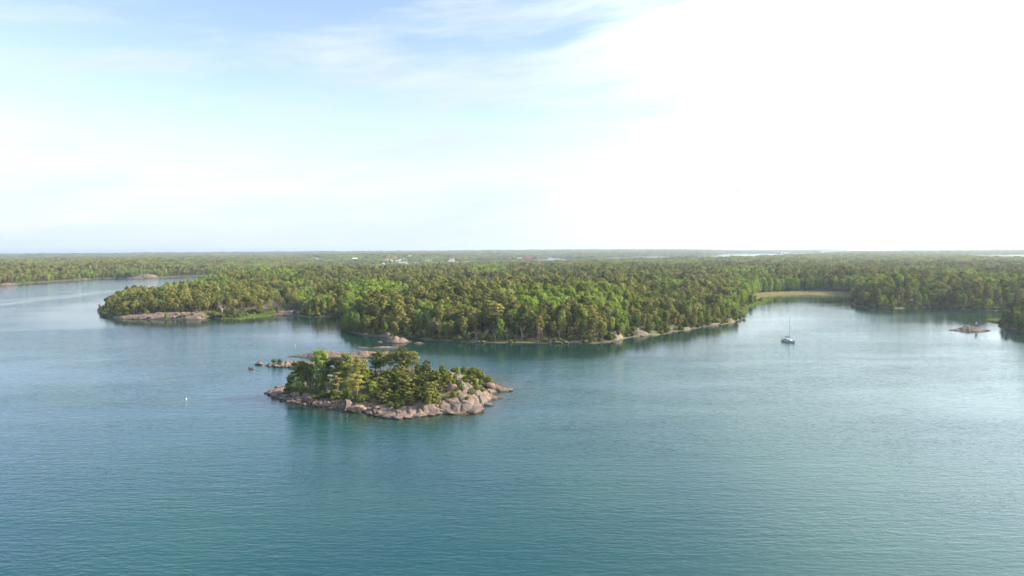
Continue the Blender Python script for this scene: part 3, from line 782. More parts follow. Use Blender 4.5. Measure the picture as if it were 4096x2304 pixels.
def region_label(kind, u, d, D, h, left_shore, mainland):
    size = 'tall' if h > 12.8 else ('mid height' if h > 9.5 else 'low')
    look = {'pine': 'olive pine', 'young_pine': 'bushy young pine', 'birch': 'light green birch', 'young_birch': 'slender young birch',
            'alder': 'dense green alder', 'bush': 'round bush'}[kind]
    row = 'at the water edge' if d < 9 else ('in the second row' if d < 20 else ('deep in the wood' if d > 38 else 'some rows back'))
    places = [(500, 'on the far left tip of land'), (660, 'above the purple granite ledge'), (860, 'near the bare dead birch'),
              (1100, 'right of the bare dead birch'), (1365, 'by the shaded inner bay'), (1560, 'at the left corner of the front shore'),
              (1760, 'above the dark granite face'), (1960, 'shaded shore behind near island'), (2200, 'straight grassy front shore'),
              (2400, 'by the washed up log'), (2560, 'beside the diagonal granite slab'), (2760, 'right of the diagonal slab'),
              (2960, 'stepped shore left of sailboat'), (3110, 'left of the straw reeds'), (3420, 'behind the straw reeds'),
              (3620, 'on the knoll right of the reeds'), (3830, 'shore behind the blue marker'), (9999, 'at the right edge of the bay')]
    pl = next(t for q, t in places if u < q)
    if D < 440 and u > 3930: pl = 'dark headland right of blue marker'
    if mainland: pl = 'mainland across the left channel'
    return f'{size} {look} {row}, {pl}'.replace('mid height', 'medium')

COUNTS = {'pine': 0, 'birch': 0, 'alder': 0, 'bush': 0}
def fam(k): return 'pine' if 'pine' in k else ('birch' if 'birch' in k else k)
def build_forest():
    rng = np.random.default_rng(7)
    parts = [grid_pts(345, 620, 4.35, rng), grid_pts(620, 1000, 4.7, rng), grid_pts(1000, 1500, 6.0, rng)]
    x = np.concatenate([p[0] for p in parts]); y = np.concatenate([p[1] for p in parts])
    d = land_sdf(x, y); k = d > 1.2; x, y, d = x[k], y[k], d[k]
    m, rh, g = bare(x, y)
    u0, v0, _ = proj(x, y, 0 * x)
    p = 0.97 - 0.93 * m - 0.95 * sm(g, 0.2, 0.7)
    p = p * np.where(d < 6, 0.55, 1)
    p = p * np.where((u0 > 3000) & (u0 < 3420) & (sdf(REED, x, y) > -2), 0, 1)
    p = p * (1 - 0.55 * sm(fbm(x / 22, y / 22, 55), 0.60, 0.72))
    # clearings seen in the photograph
    for cx, cy, a, b in ((1120,1240,60,16),(1330,1145,30,5),(2650,1300,25,8),(3650,1092,250,3)):
        p = p * np.where(((u0 - cx) / a) ** 2 + ((v0 - cy) / b) ** 2 < 1, 0.2, 1)
    k = rng.random(len(x)) < p; x, y, d = x[k], y[k], d[k]
    z = land_h(x, y, d); D = np.hypot(x, y)
    kk = pick_kinds(x, y, z, rng, 11.0)
    u, v, _ = proj(x, y, z + 6)
    inner = sm(d, 3, 22)
    names = []; hh = np.zeros(len(x)); ww = np.zeros(len(x)); hv = 0.50 + 0.95 * fbm(x / 24, y / 24, 301)
    zone = np.where((u < 1360) & (D < 900), 0.80, np.where((u > 2500) & (u < 3000) & (D < 600), 0.78, 1.0))
    zone = np.where((u > 3400) & (D < 800), 0.98, zone); zone = np.where((u > 3960) & (D < 480), 1.2, zone)
    for i in range(len(x)):
        r = rng.random(); q = rng.random()
        if kk[i] == 0:
            if d[i] < 8 and r < 0.42: kd = 'young_pine'; h = rng.uniform(3.5, 6.5)
            else: kd = 'pine'; h = (9.4 + 4.4 * inner[i]) * rng.uniform(0.72, 1.28) * zone[i]
            if d[i] < 6 and q < 0.3: kd = 'young_birch'; h = rng.uniform(4, 7)
            w = h * rng.uniform(0.34, 0.52) if kd == 'pine' else h * 0.6
        elif kk[i] == 1:
            kd = 'birch'; h = (10.5 + 3.5 * inner[i]) * rng.uniform(0.85, 1.15) * zone[i]; w = h * rng.uniform(0.40, 0.52)
        else:
            kd = 'alder'; h = (9.0 + 3.5 * inner[i]) * rng.uniform(0.85, 1.12) * zone[i]; w = h * rng.uniform(0.52, 0.66)
        names.append(kd); hh[i] = h * hv[i]; ww[i] = w * (0.6 + 0.4 * hv[i])
    names = np.array(names)
    score = hh / D * (0.45 + 0.55 * np.exp(-np.maximum(d - 3, 0) / 14))
    score = np.where((u < -60) | (u > 4150), 0, score)
    lim = {'pine': 300, 'birch': 300, 'alder': 290}
    single = np.zeros(len(x), bool)
    f = np.array([fam(n) for n in names])
    for fk in ('pine', 'birch', 'alder'):
        ix = np.where(f == fk)[0]; n = max(0, lim[fk] - COUNTS[fk])
        n = min(n, {'pine': 300, 'birch': 230, 'alder': 200}[fk])
        single[ix[np.argsort(-score[ix])[:n]]] = True
    for i in np.where(single)[0]:
        kd = names[i]; COUNTS[fam(kd)] += 1
        lab = region_label(kd, u[i], d[i], D[i], hh[i], None, (u[i] < 1000) and D[i] > 1000)
        plant(kd, x[i], y[i], z[i], hh[i], ww[i], int(rng.integers(0, 99)), rng.uniform(0, 6.28), lab, lab, tilt=tuple(rng.normal(0, 0.04, 2)))
    for kd in KINDS:
        sel = (names == kd) & ~single
        if kd in ('bush',) or not sel.any(): continue
        nv = len(KINDS[kd]); src = []
        for q in KINDS[kd]: src.append(join_tree(kd + '_whole', *q['raw']))
        idx = rng.integers(0, nv, sel.sum())
        H = np.array([q['h'] for q in KINDS[kd]])[idx]; Wd = np.array([q['w'] for q in KINDS[kd]])[idx]
        n = sel.sum()
        scl = np.stack([ww[sel] / Wd, ww[sel] / Wd, hh[sel] / H], 1)
        rot = np.stack([rng.normal(0, .04, n), rng.normal(0, .04, n), rng.uniform(0, 6.28, n)], 1)
        lab = {'pine': 'rows of olive pine trees filling the peninsula and nearer mainland behind the shore trees', 'young_pine': 'scattered young pines behind the first shore rows', 'birch': 'light green birch groves among the pines of the peninsula',
               'young_birch': 'small pale birches along the farther shores', 'alder': 'bright green patches of broadleaf wood on the peninsula'}[kd]
        scatter({'pine': 'pine_forest', 'young_pine': 'young_pine_growth', 'birch': 'birch_wood', 'young_birch': 'young_birch_growth', 'alder': 'alder_wood'}[kd],
                np.stack([x[sel], y[sel], z[sel] - 0.1], 1), rot, scl, idx, src, lab)
    # undergrowth: bushes closing the edge of the wood
    bx = rng.uniform(-330, 560, 60000); by = rng.uniform(345, 800, 60000); bd = land_sdf(bx, by)
    bm_, _, bg = bare(bx, by)
    k = (bd > 1.0) & (bd < 15) & (rng.random(len(bx)) < (1.0 - 0.95 * bm_ - 0.6 * bg) * np.exp(-bd / 12)) & (np.abs(bx) < by * 0.84) & (sdf(REED, bx, by) < -4)
    bx, by, bd = bx[k], by[k], bd[k]
    bz = land_h(bx, by, bd); bu, bv, _ = proj(bx, by, bz + 1); bh = rng.uniform(1.3, 3.6, len(bx)) * (1 + .3 * sm(bd, 2, 8)); bw = bh * rng.uniform(.9, 1.4, len(bx)); bD = np.hypot(bx, by)
    sc_ = bh / bD * np.exp(-bd / 7) * np.where((bu < -40) | (bu > 4140), 0, 1); top = set(np.argsort(-sc_)[:260].tolist())
    for i in sorted(top):
        lab = region_label('bush', bu[i], bd[i], bD[i], 12 if bh[i] > 2.6 else 5, None, False).replace('medium ', 'large ').replace('low ', 'small ')
        plant('bush', bx[i], by[i], bz[i], bh[i], bw[i], int(rng.integers(0, 3)), rng.uniform(0, 6.28), lab, lab)
    rest = np.array([i for i in range(len(bx)) if i not in top]); n = len(rest); idx = rng.integers(0, 3, n)
    H = np.array([q['h'] for q in KINDS['bush']])[idx]; Wd = np.array([q['w'] for q in KINDS['bush']])[idx]
    scatter('undergrowth', np.stack([bx[rest], by[rest], bz[rest] - .1], 1), np.stack([0 * H, 0 * H, rng.uniform(0, 6, n)], 1), np.stack([bw[rest] / Wd, bw[rest] / Wd, bh[rest] / H], 1), idx,
            [join_tree('bush_whole', *q['raw']) for q in KINDS['bush']], 'bushy undergrowth along the edge of the woods')
    print('bushes', len(bx))
    print('forest near', len(x), single.sum(), time.time() - T0)
    # ---- far forest: groups of crowns
    def clump(seed, mix):
        rg = np.random.default_rng(seed); tv, tf, ti = [], [], []; n0 = 0
        for a in range(4):
            for b in range(4):
                kd = rg.choice(3, p=mix)
                cx, cy = (a - 1.5) * 4.3 + rg.uniform(-1.4, 1.4), (b - 1.5) * 4.3 + rg.uniform(-1.4, 1.4)
                h = rg.uniform(10, 15.5) if kd < 2 else rg.uniform(9, 12.5); w = h * (0.40, 0.42, 0.60)[kd]
                cs = []; rs = []
                for i in range(7):
                    t = i / 6; zc = h * ((0.42 + 0.52 * t) if kd == 0 else (0.25 + 0.68 * t)); an = i * 2.4 + rg.uniform(0, 1)
                    rad = w / 2 * (0.62 if t < 0.7 else 0.25) * rg.uniform(.5, 1)
                    cs.append(np.array([cx + math.cos(an) * rad, cy + math.sin(an) * rad, zc])); pr = w * 0.27; rs.append((pr, pr, pr * (0.6, 0.9, 0.9)[kd]))
                V, F = pads(rg, cs, rs, 22, 0.62, 0.5, 0.6, 0.6)
                tm = MB().tube([(cx, cy, -1), (cx, cy, h * 0.8)], [0.2, 0.08], 3)
                tv.append(V); tf.append(F + n0); ti += [kd] * len(F); n0 += len(V)
                V2 = np.concatenate(tm.V); F2 = [q for q in tm.F if len(q) == 4]
                tv.append(V2); tf.append(np.array(F2, np.int32) + n0); ti += [3 + (kd == 1)] * len(F2); n0 += len(V2)
        return mesh_np('tree_group', np.concatenate(tv), [np.concatenate(tf)], [M_PINE, M_BIRCH, M_ALDER, M_PBARK, M_BBARK], ti)
    srcs = [clump(500 + i, m_) for i, m_ in enumerate([(.94, .04, .02), (.96, .02, .02), (.9, .06, .04), (.9, .05, .05), (.55, .3, .15), (.5, .2, .3), (.15, .35, .5), (.1, .2, .7)])]
    xs, ys, sc = [], [], []
    lo = 1500.0
    while lo < 14300:
        hi = lo * 1.12; s = 13.5 * max(1.0, lo / 2500) ** 1.05
        a, b = grid_pts(lo, min(hi, 14300), s, rng, 260)
        xs.append(a); ys.append(b); sc.append(np.full(len(a), s / 16.0)); lo = hi
    x = np.concatenate(xs); y = np.concatenate(ys); sc = np.concatenate(sc)
    d = land_sdf(x, y); k = d > 8; x, y, d, sc = x[k], y[k], d[k], sc[k]
    vill = village(x, y); z = land_h(x, y, d)
    m, rh, g = bare(x, y)
    p = 0.90 - 0.5 * vill - 0.9 * m
    p = p * (1 - 0.5 * sm(fbm(x / 90, y / 90, 66), 0.56, 0.68))
    for (cx, cy, r) in CLEAR: p = p * np.where((x - cx) ** 2 + (y - cy) ** 2 < r * r, 0, 1)
    k = rng.random(len(x)) < p; x, y, d, sc, z, vill = x[k], y[k], d[k], sc[k], z[k], vill[k]
    kk = pick_kinds(x, y, z, rng, 11.0)
    kk = np.where((vill > 0.2) & (rng.random(len(x)) < 0.7), 2, kk)
    idx = np.where(kk == 0, rng.choice([0, 1, 2, 3, 4], len(x), p=[.24, .24, .22, .2, .1]), np.where(kk == 1, rng.integers(4, 7, len(x)), rng.integers(6, 8, len(x))))
    n = len(x); zs = (1 - 0.45 * vill) * rng.uniform(0.62, 1.18, n) * (0.65 + 0.7 * fbm(x / 110, y / 110, 44))
    scatter('distant_forest', np.stack([x, y, z - 0.5], 1), np.stack([0 * x, 0 * x, rng.uniform(0, 6.28, n)], 1), np.stack([sc, sc, zs], 1), idx, srcs,
            'far off olive and green woods running back to the horizon')
    print('forest far', n, time.time() - T0)

# ------------------------------------------------------------------ trees of the near island: kind, base px, py, top py, crown width px, label
ISLE_TREES = [
 ('birch',1160,1568,1490,46,'green birch overhanging the water at the leftmost corner of the near island'),
 ('pine',1190,1566,1437,58,'dark tiered pine, leftmost tall pine of the near island'),
 ('pine',1216,1568,1441,46,'dark pine just right of the leftmost tall pine on the near island'),
 ('birch',1203,1574,1500,60,'low full birch in front of the two leftmost island pines'),
 ('birch',1243,1560,1452,34,'thin greyish birch between the leftmost pines and the tallest birch'),
 ('birch',1290,1560,1390,78,'tallest birch of the near island with bare white top branches'),
 ('birch',1279,1578,1502,50,'small drooping birch with white trunk at the foot of the tallest birch'),
 ('pine',1336,1560,1424,70,'dark pine right behind the tallest birch'),
 ('pine',1388,1556,1406,76,'tall dark pine with a forked pale top in the left island group'),
 ('pine',1352,1574,1462,62,'lower dark pine in front of the forked pine'),
 ('pine',1440,1546,1428,56,'dark leaning pine in the gap left of the central island pines'),
 ('birch',1462,1540,1440,42,'bluish green birch in the gap left of the central island pines'),
 ('pine',1430,1612,1484,78,'broad golden pine standing alone low on the front left slope of the near island'),
 ('birch',1392,1590,1505,46,'pale birch with bare stems behind the broad golden pine'),
 ('pine',1524,1500,1400,64,'tall pine with bright bare trunk and side stubs at the island centre'),
 ('pine',1503,1502,1404,48,'tall pine left of the bright bare trunk'),
 ('pine',1562,1508,1408,58,'wide crowned pine right of the bright bare trunk'),
 ('pine',1606,1496,1384,86,'highest and widest pine on the near island'),
 ('pine',1648,1492,1402,62,'tall pine behind and right of the highest island pine'),
 ('pine',1630,1500,1425,60,'olive pine under the right side of the highest pine'),
 ('young_birch',1583,1508,1458,36,'bright green young birch before the highest pine'),
 ('pine',1710,1512,1438,46,'slim flat topped pine with dark trunk right of the central group'),
 ('pine',1674,1502,1446,46,'medium pine between the central group and the slim flat topped pine'),
 ('young_birch',1494,1592,1520,40,'slender young birch on the open front slope'),
 ('young_pine',1520,1560,1505,46,'small pine behind the slender young birch'),
 ('young_pine',1556,1586,1520,46,'small spreading pine left of the twisted pine'),
 ('pine',1598,1584,1508,52,'twisted low pine with pale curved trunk on the front slope'),
 ('young_pine',1552,1608,1552,30,'narrow little pine near the front boulders'),
 ('young_pine',1642,1592,1505,50,'bushy pine right of the twisted pine'),
 ('young_pine',1682,1572,1498,48,'bushy pine in the middle of the lower pine belt'),
 ('young_pine',1728,1604,1520,60,'bright pine at the right end of the lower belt, beside the big boulder'),
 ('young_pine',1742,1552,1475,52,'pine above the bright right hand pine of the lower belt'),
 ('young_pine',1700,1556,1488,48,'pine at the back of the lower belt, under the slim flat topped pine'),
 ('young_pine',1655,1556,1496,46,'pine at the back of the lower belt, right of its middle'),
 ('young_pine',1610,1548,1482,48,'pine at the back of the lower belt, under the highest pine'),
 ('young_pine',1568,1546,1484,46,'pine at the back of the lower belt, left of the highest pine trunk'),
 ('young_pine',1535,1530,1478,44,'small pine at the foot of the bright bare trunk'),
 ('young_pine',1768,1524,1462,44,'pine on the shoulder left of the bare rock dome'),
 ('young_pine',1625,1610,1560,36,'low pine in front of the lower belt above the granite ledge'),
 ('young_pine',1475,1562,1512,44,'small pine in the shade left of the front slope'),
 ('pine',1768,1492,1452,48,'umbrella shaped small pine on the skyline right of the tall trees'),
 ('young_pine',1798,1540,1482,24,'narrow little pine on the bare rock dome'),
 ('young_birch',1832,1498,1462,30,'pale thin birch on the skyline above the rock dome'),
 ('young_birch',1905,1550,1512,34,'bright green sapling on the right slope'),
 ('young_birch',1842,1552,1512,26,'small sapling left of the bare windswept shrub'),
]
ISLE_BUSH = [
 (1822,1492,1468,40,'dark juniper bush on the skyline above the dome, leftmost of the row'),(1858,1494,1464,44,'dark juniper bush, second of the skyline row above the dome'),
 (1890,1504,1466,50,'tall dark juniper bush in the middle of the skyline row'),(1922,1518,1482,48,'olive juniper bush on the right slope of the island'),
 (1952,1532,1502,46,'dark juniper bush lowest on the right skyline'),(1974,1540,1524,30,'flat juniper bush above the right hand boulder'),
 (1880,1530,1498,44,'brownish juniper bush behind the bright green sapling'),(1812,1590,1562,26,'light green bush beside the big boulder'),
 (1562,1628,1602,30,'green bush in the ledge hollow, left one'),(1588,1634,1608,30,'green bush in the ledge hollow, middle one'),(1607,1628,1600,26,'light bush in the ledge hollow, right one'),
 (1868,1598,1582,20,'little round bush at the foot of the bare windswept shrub'),(1240,1580,1556,40,'low green bush under the left birches'),(1310,1590,1566,40,'low green bush beside the fallen grey tree'),
 (1455,1600,1574,40,'green bush at the foot of the broad golden pine'),(1790,1508,1486,40,'round olive bush left of the rock dome'),(1340,1600,1570,44,'dark undergrowth bush between fallen tree and golden pine'),
 (1395,1606,1576,46,'green undergrowth bush left of the broad golden pine'),(1700,1610,1586,34,'low pine scrub at the edge of the ledge')]
def build_island_plants():
    rng = np.random.default_rng(11)
    hf = lambda a, b: isl_h(a, b)
    for i, (kd, bx, by, ty, wpx, lab) in enumerate(ISLE_TREES):
        x, y, z = drop(bx, by, hf)
        h = (by - ty) * y / F_PX * 1.02; w = min(wpx * y / F_PX * 1.30, h * 0.62)
        COUNTS[fam(kd)] += 1
        if kd == 'pine' and h < 6.5: kd = 'young_pine'
        plant(kd, x, y, z - 0.1, h, w, i, rng.uniform(0, 6.28), lab, 'trees of the near island', tilt=tuple(rng.normal(0, 0.05, 2)))
    n = 0
    while n < 70:
        bx = rng.uniform(1465, 1775); by = rng.uniform(1508, 1624) - (8 if bx > 1700 else 0)
        x, y, z = drop(bx, by, hf); n += 1; COUNTS['pine'] += 1
        lab = 'low scrubby pine filling the %s of the belt of small pines' % (('left end' if bx < 1570 else ('middle' if bx < 1680 else 'right end')) + (', upper rows' if by < 1560 else ', lower rows'))
        plant('young_pine', x, y, z - 0.1, rng.uniform(2.6, 5.4), rng.uniform(2.8, 4.6), n, rng.uniform(0, 6.28), lab, lab, tilt=tuple(rng.normal(0, 0.07, 2)))
    for i, (bx, by, ty, wpx, lab) in enumerate(ISLE_BUSH):
        x, y, z = drop(bx, by, hf); COUNTS['bush'] += 1
        plant('bush', x, y, z - 0.1, (by - ty) * y / F_PX * 1.15, wpx * y / F_PX * 1.1, i, rng.uniform(0, 6.28), lab, 'bushes of the near island')
    for i in range(34):
        bx = rng.uniform(1770, 1985); by = rng.uniform(-4, 74) + np.interp(bx, [1770, 1850, 1920, 1985], [1490, 1496, 1520, 1545]); by = min(by, 1596)
        if bx > 1930 and by > 1575: continue
        x, y, z = drop(bx, by, hf)
        up = by < np.interp(bx, [1770, 1985], [1530, 1562])
        lab = 'low green scrub bush in a rock cleft of the right slope, %s' % ('upper half' if up else 'lower half'); COUNTS['bush'] += 1
        plant('bush', x, y, z - .1, rng.uniform(.8, 2.0), rng.uniform(1.6, 3.0), i, rng.uniform(0, 6), lab, lab)
    for i in range(24):
        bx = rng.uniform(1140, 1490); by = rng.uniform(-14, 10) + np.interp(bx, [1140, 1250, 1400, 1490], [1574, 1584, 1600, 1606]); x, y, z = drop(bx, by, hf); COUNTS['bush'] += 1
        lab = 'low undergrowth bush above the boulders, %s' % ('under the left birches' if bx < 1250 else ('around the fallen grey tree' if bx < 1370 else 'around the broad golden pine'))
        plant('bush', x, y, z - .1, rng.uniform(1.2, 2.6), rng.uniform(2.2, 3.8), i, rng.uniform(0, 6), lab, lab)
    # bare shrub, fallen trees, dead birches
    def dead(name, px, py, h, w, seed, lab, cat, mat, hf_, tilt=(0, 0), rz=0.0, stems=2, r0=0.11):
        x, y, z = drop(px, py, hf_)
        e = empty(name, (x, y, z), rz, lab, cat); e.rotation_euler = (tilt[0], tilt[1], rz)
        a, b = bare_tree(seed, h, w, stems=stems, r0=r0)
        ta = obj('trunk', mb_mesh(a, 'trunk', mat), e); obj('twigs', mb_mesh(b, 'twigs', M_TWIG if mat is not M_DEAD else M_DEAD), ta)
        return e
    dead('bare_shrub', 1862, 1590, 4.6, 5, 31, 'leafless windswept brown shrub with pale leaning stems on the right slope', 'shrub', M_BBARK, hf, (0, 0.28), 0.0, 3, 0.09)
    dead('fallen_tree', 1345, 1574, 5.0, 3, 32, 'grey fallen dead tree with forked branches on the left boulders', 'dead tree', M_DEAD, hf, (0.2, -1.35), 0.1, 2, 0.13)
    dead('driftwood', 1755, 1573, 3.0, 2, 33, 'short grey dead log beside the big boulder', 'driftwood', M_DEAD, hf, (0.1, 1.45), 0.3, 1, 0.14)
    dead('bare_tree', 1300, 1500, 9.5, 3, 34, 'bare white twiggy stem rising out of the tallest birch', 'dead tree', M_BBARK, hf, (0.05, 0.03), 0, 2, 0.09)
    lf = lambda a, b: land_h(a, b)
    dead('dead_birch', 888, 1264, 13.0, 4, 35, 'bare white dead birch with two trunks on the left headland shore', 'dead tree', M_BBARK, lf, (0, -0.05), 0, 2, 0.2)
    dead('bare_birch', 1765, 1345, 11.5, 5, 36, 'leafless white birch leaning left on the dark front shore', 'dead tree', M_BBARK, lf, (0.1, -0.22), 0.3, 3, 0.13)
    dead('washed_up_log', 2197, 1371, 3.4, 2, 37, 'pale forked log washed up on the front shore', 'driftwood', M_DEAD, lf, (0.15, 1.2), 0.5, 1, 0.15)
    sp = [(1905, 1363, 8.0), (1935, 1360, 7.5), (1985, 1365, 9.0), (2030, 1364, 8.5), (2085, 1366, 9.5), (2150, 1367, 9.0), (2240, 1362, 8.0), (1860, 1358, 7.0)]
    who = ['third', 'fourth', 'fifth', 'sixth', 'seventh', 'eighth', 'ninth', 'second']
    for i, (px, py, h) in enumerate(sp):
        dead('thin_birch', px, py, h, 3, 50 + i, 'thin pale barely leafed birch, %s from the left along the dark front shore' % who[i], 'birch tree', M_BBARK, lf, tuple(rng.normal(0, .12, 2)), i, 2, 0.09)
        COUNTS['birch'] += 1

# ------------------------------------------------------------------ rocks
def rock_mesh(seed, sub=4, rough=0.22, flat=0.0):
    import bmesh
    bm = bmesh.new(); bmesh.ops.create_icosphere(bm, subdivisions=sub, radius=1.0)
    V = np.array([v.co[:] for v in bm.verts]); rng = np.random.default_rng(seed)
    for k in range(10):      # planed faces
        n = rng.normal(size=3); n /= np.linalg.norm(n); c = rng.uniform(0.50, 0.85)
        d_ = V @ n; V = V - np.outer(np.clip(d_ - c, 0, None) * 0.95, n)
    s_ = fbm(V[:, 0] * 1.4 + seed, V[:, 1] * 1.4 + V[:, 2] * 1.1, seed) - 0.5 + 0.4 * (fbm(V[:, 0] * 4 + seed, V[:, 2] * 4 + V[:, 1] * 3, seed + 3) - .5)
    V = V * (1 + rough * 1.5 * s_)[:, None]; V[:, 2] = np.where(V[:, 2] > 0.45, 0.45 + (V[:, 2] - 0.45) * 0.55, V[:, 2])
    for v, c in zip(bm.verts, V): v.co = c
    me = bpy.data.meshes.new('boulder'); bm.to_mesh(me); bm.free(); me.materials.append(M_ROCK)
    me.polygons.foreach_set('use_smooth', [True] * len(me.polygons)); return me
ROCK_VARS = []
def boulder(x, y, z, sx, sy, sz, rz, lab, grp=None, name='boulder', v=0, cat='boulder', tilt=(0, 0)):
    o = obj(name, ROCK_VARS[v % len(ROCK_VARS)], None, (x, y, z)); o.scale = (sx, sy, sz); o.rotation_euler = (tilt[0], tilt[1], rz)
    return tag(o, lab, cat, grp)
def build_rocks():
    for i in range(9): ROCK_VARS.append(rock_mesh(700 + i))
    rng = np.random.default_rng(21)
    hf = lambda a, b: isl_h(a, b)
    big = [(1395,1630,2.6,2.2,2.4,'angular sunlit pink boulder with a pointed top on the island front shore'),(1432,1642,2.9,2.4,2.0,'large round sunlit boulder at the waterline, in front of the golden pine'),
           (1322,1580,2.0,1.6,1.5,'boulder with a lit right face beside the fallen grey tree'),(1238,1610,2.2,1.6,2.0,'tall grey slab boulder in the dark left scree'),
           (1798,1560,2.5,2.4,1.7,'big smooth grey boulder at the foot of the bare rock dome'),(1833,1532,1.6,1.5,1.0,'grey boulder on the bare rock dome'),(1955,1548,2.4,2.0,1.6,'split boulder above the right hand point'),
           (1225,1588,3.2,2.4,1.8,'broad dark slab under the left birches'),(1180,1585,2.6,1.9,1.5,'dark rounded boulder on the left point'),(1100,1577,2.6,1.6,1.0,'long dark boulder near the left tip'),
           (1078,1576,1.4,0.9,0.6,'small dark boulder at the very left tip'),(1760,1560,1.7,1.5,1.3,'boulder with hollow shade left of the rock dome')]
    for i, (px, py, a, b, c, lab) in enumerate(big):
        x, y, z = drop(px, py, hf); boulder(x, y, z + c * 0.25, a, b, c, rng.uniform(0, 3), lab, None, v=i, tilt=(rng.normal(0, .15), rng.normal(0, .15)))
    # ledge lobes on the sunlit right front shore
    lobes = [(1715,1634,4.6,5.0,3.0),(1765,1632,5.2,5.5,3.6),(1820,1630,5.4,6.0,4.0),(1872,1630,4.6,6.0,3.9),
             (1925,1606,4.2,3.8,2.6),(1965,1588,5.2,3.0,1.7),(1995,1560,5.5,3.0,1.3)]
    nm = ['first','second','third','fourth','fifth','sixth','last']
    for i, (px, py, a, b, c) in enumerate(lobes):
        x, y, z = drop(px, py, hf)
        boulder(x, y + 1.8, c * 0.06, a * 1.22, b * 0.70, c * 0.50, -0.30 + rng.normal(0, .08), 'smooth rounded granite lobe of the sunlit right ledge, %s from the left' % nm[i], 'granite lobes of the right ledge', 'granite_lobe', i, 'rock', (rng.normal(0, .06), 0.1))
    low = [(1535,1656,3.0,2.6,1.7),(1562,1664,2.3,2.4,1.6),(1592,1666,2.2,2.2,1.5),(1625,1660,2.6,2.8,1.6),(1655,1655,2.6,3.2,1.4),(1685,1652,2.6,3.2,1.1),(1712,1650,2.6,2.6,0.9),(1605,1645,4.5,2.5,1.7),(1560,1648,3.5,2.5,1.8)]
    for i, (px, py, a, b, c) in enumerate(low):
        x, y, z = drop(px, py, hf)
        boulder(x, y, c * 0.12, a * 1.1, b * 0.8, c * 0.72, rng.normal(-.3, .2), 'pink cracked block of the low ledge nearest the camera, %s from the left' % nm[i] if i < 7 else ('long pink slab lying on the low front ledge' if i == 7 else 'pink slab over the left end of the low front ledge'), 'blocks of the low front ledge', 'granite_block', i + 3, 'rock')
    # scree of boulders along the left front shore
    n = 0; tries = 0
    while n < 175 and tries < 6000:
        tries += 1
        px = rng.uniform(1075, 1530); py = np.interp(px, [1075, 1150, 1300, 1400, 1530], [1578, 1600, 1622, 1640, 1655]) + rng.uniform(-26, 12) * (0.6 if px < 1150 else 1)
        x, y, z = drop(px, py, hf); dd = isl_sd(np.array([x]), np.array([y]))[0]
        if dd < -1.6 or dd > 8.5: continue
        s = float(np.clip(rng.lognormal(-0.75, 0.5), 0.25, 1.4)) * (0.8 if px < 1180 else 1)
        where = 'left point' if px < 1180 else ('shaded shore under left birches' if px < 1330 else ('shore below the golden pine' if px < 1450 else 'left of the low pink ledge'))
        wet = 'half in the water' if dd < 0.6 else ('low on the slope' if dd < 3.5 else 'high on the slope')
        lab = '%s granite boulder %s, %s' % ('large' if s > 0.95 else 'small', wet, where)
        boulder(x, y, max(z, 0) + s * 0.2, s * rng.uniform(.9, 1.4), s, s * rng.uniform(.65, .95), rng.uniform(0, 6.28), lab, lab, v=int(rng.integers(0, 9)), tilt=tuple(rng.normal(0, .25, 2)))
        n += 1
    # front shore of the peninsula: scattered boulders
    lf = lambda a, b: land_h(a, b)
    for i in range(70):
        px = rng.choice([rng.uniform(2200, 2300), rng.uniform(1700, 2300), rng.uniform(2500, 2980), rng.uniform(400, 900), rng.uniform(3400, 3650)])
        py = float(np.interp(px, [400, 480, 835, 900, 1700, 1800, 2000, 2300, 2370, 2440, 2490, 2530, 2600, 2720, 2880, 2985, 3400, 3480, 3580, 3660],
                             [1262, 1275, 1273, 1275, 1358, 1365, 1372, 1373, 1374, 1370, 1358, 1349, 1343, 1326, 1301, 1272, 1212, 1230, 1234, 1231])) - rng.uniform(-1, 5)
        x, y, z = drop(px, py, lf); s = float(np.clip(rng.lognormal(-0.3, 0.45), 0.4, 1.6))
        where = 'left headland' if px < 1000 else ('shaded front shore of the peninsula' if px < 2190 else ('front shore beside the washed up log' if px < 2320 else ('sunny shore left of the sailboat' if px < 3000 else 'knoll right of the reeds')))
        lab = '%s shore boulder at the waterline of the %s' % ('large' if s > 0.9 else 'small', where)
        boulder(x, y, max(z, 0) + s * .1, s * 1.2, s, s * .7, rng.uniform(0, 6.28), lab, lab, name='shore_boulder', v=int(rng.integers(0, 9)))
    # skerries
    def skerry(name, px0, px1, pyb, hgt, dep, lab, seed, peaks=((0.5, 1.0),), cat='skerry', blocky=0.25, sl=0.9, bush_=False, wy=0.0):
        x0, y0 = P(px0, pyb); x1, y1 = P(px1, pyb + wy); L = math.hypot(x1 - x0, y1 - y0); yc = (y0 + y1) / 2 + dep / 2; xc = (x0 + x1) / 2
        n = max(40, int(L / 0.3)); m_ = max(20, int(dep / 0.3))
        gx = np.linspace(-L / 2 * 1.15, L / 2 * 1.15, n); gy = np.linspace(-dep / 2 * 1.3, dep / 2 * 1.3, m_)
        X, Y = np.meshgrid(gx, gy); a = X / (L / 2); b = Y / (dep / 2)
        q = 1 - (np.abs(a) ** (1.5 if sl < .8 else 2.2) + np.abs(b) ** 2) + (fbm(X / 3 + seed, Y / 3, seed) - .5) * 0.35
        pk = np.zeros(X.shape)
        for t, hh in peaks: pk = np.maximum(pk, hh * np.exp(-((a - (t * 2 - 1)) / 0.42) ** 2)) if len(peaks) > 1 else np.maximum(pk, hh)
        pk = np.maximum(pk, 0.28)
        Z = hgt * pk * np.sign(q) * np.abs(np.clip(q, -1, 1)) ** sl
        d1, d2, cid = voro(X / 2.6 + seed, Y / 3.4 + X / 9, seed)
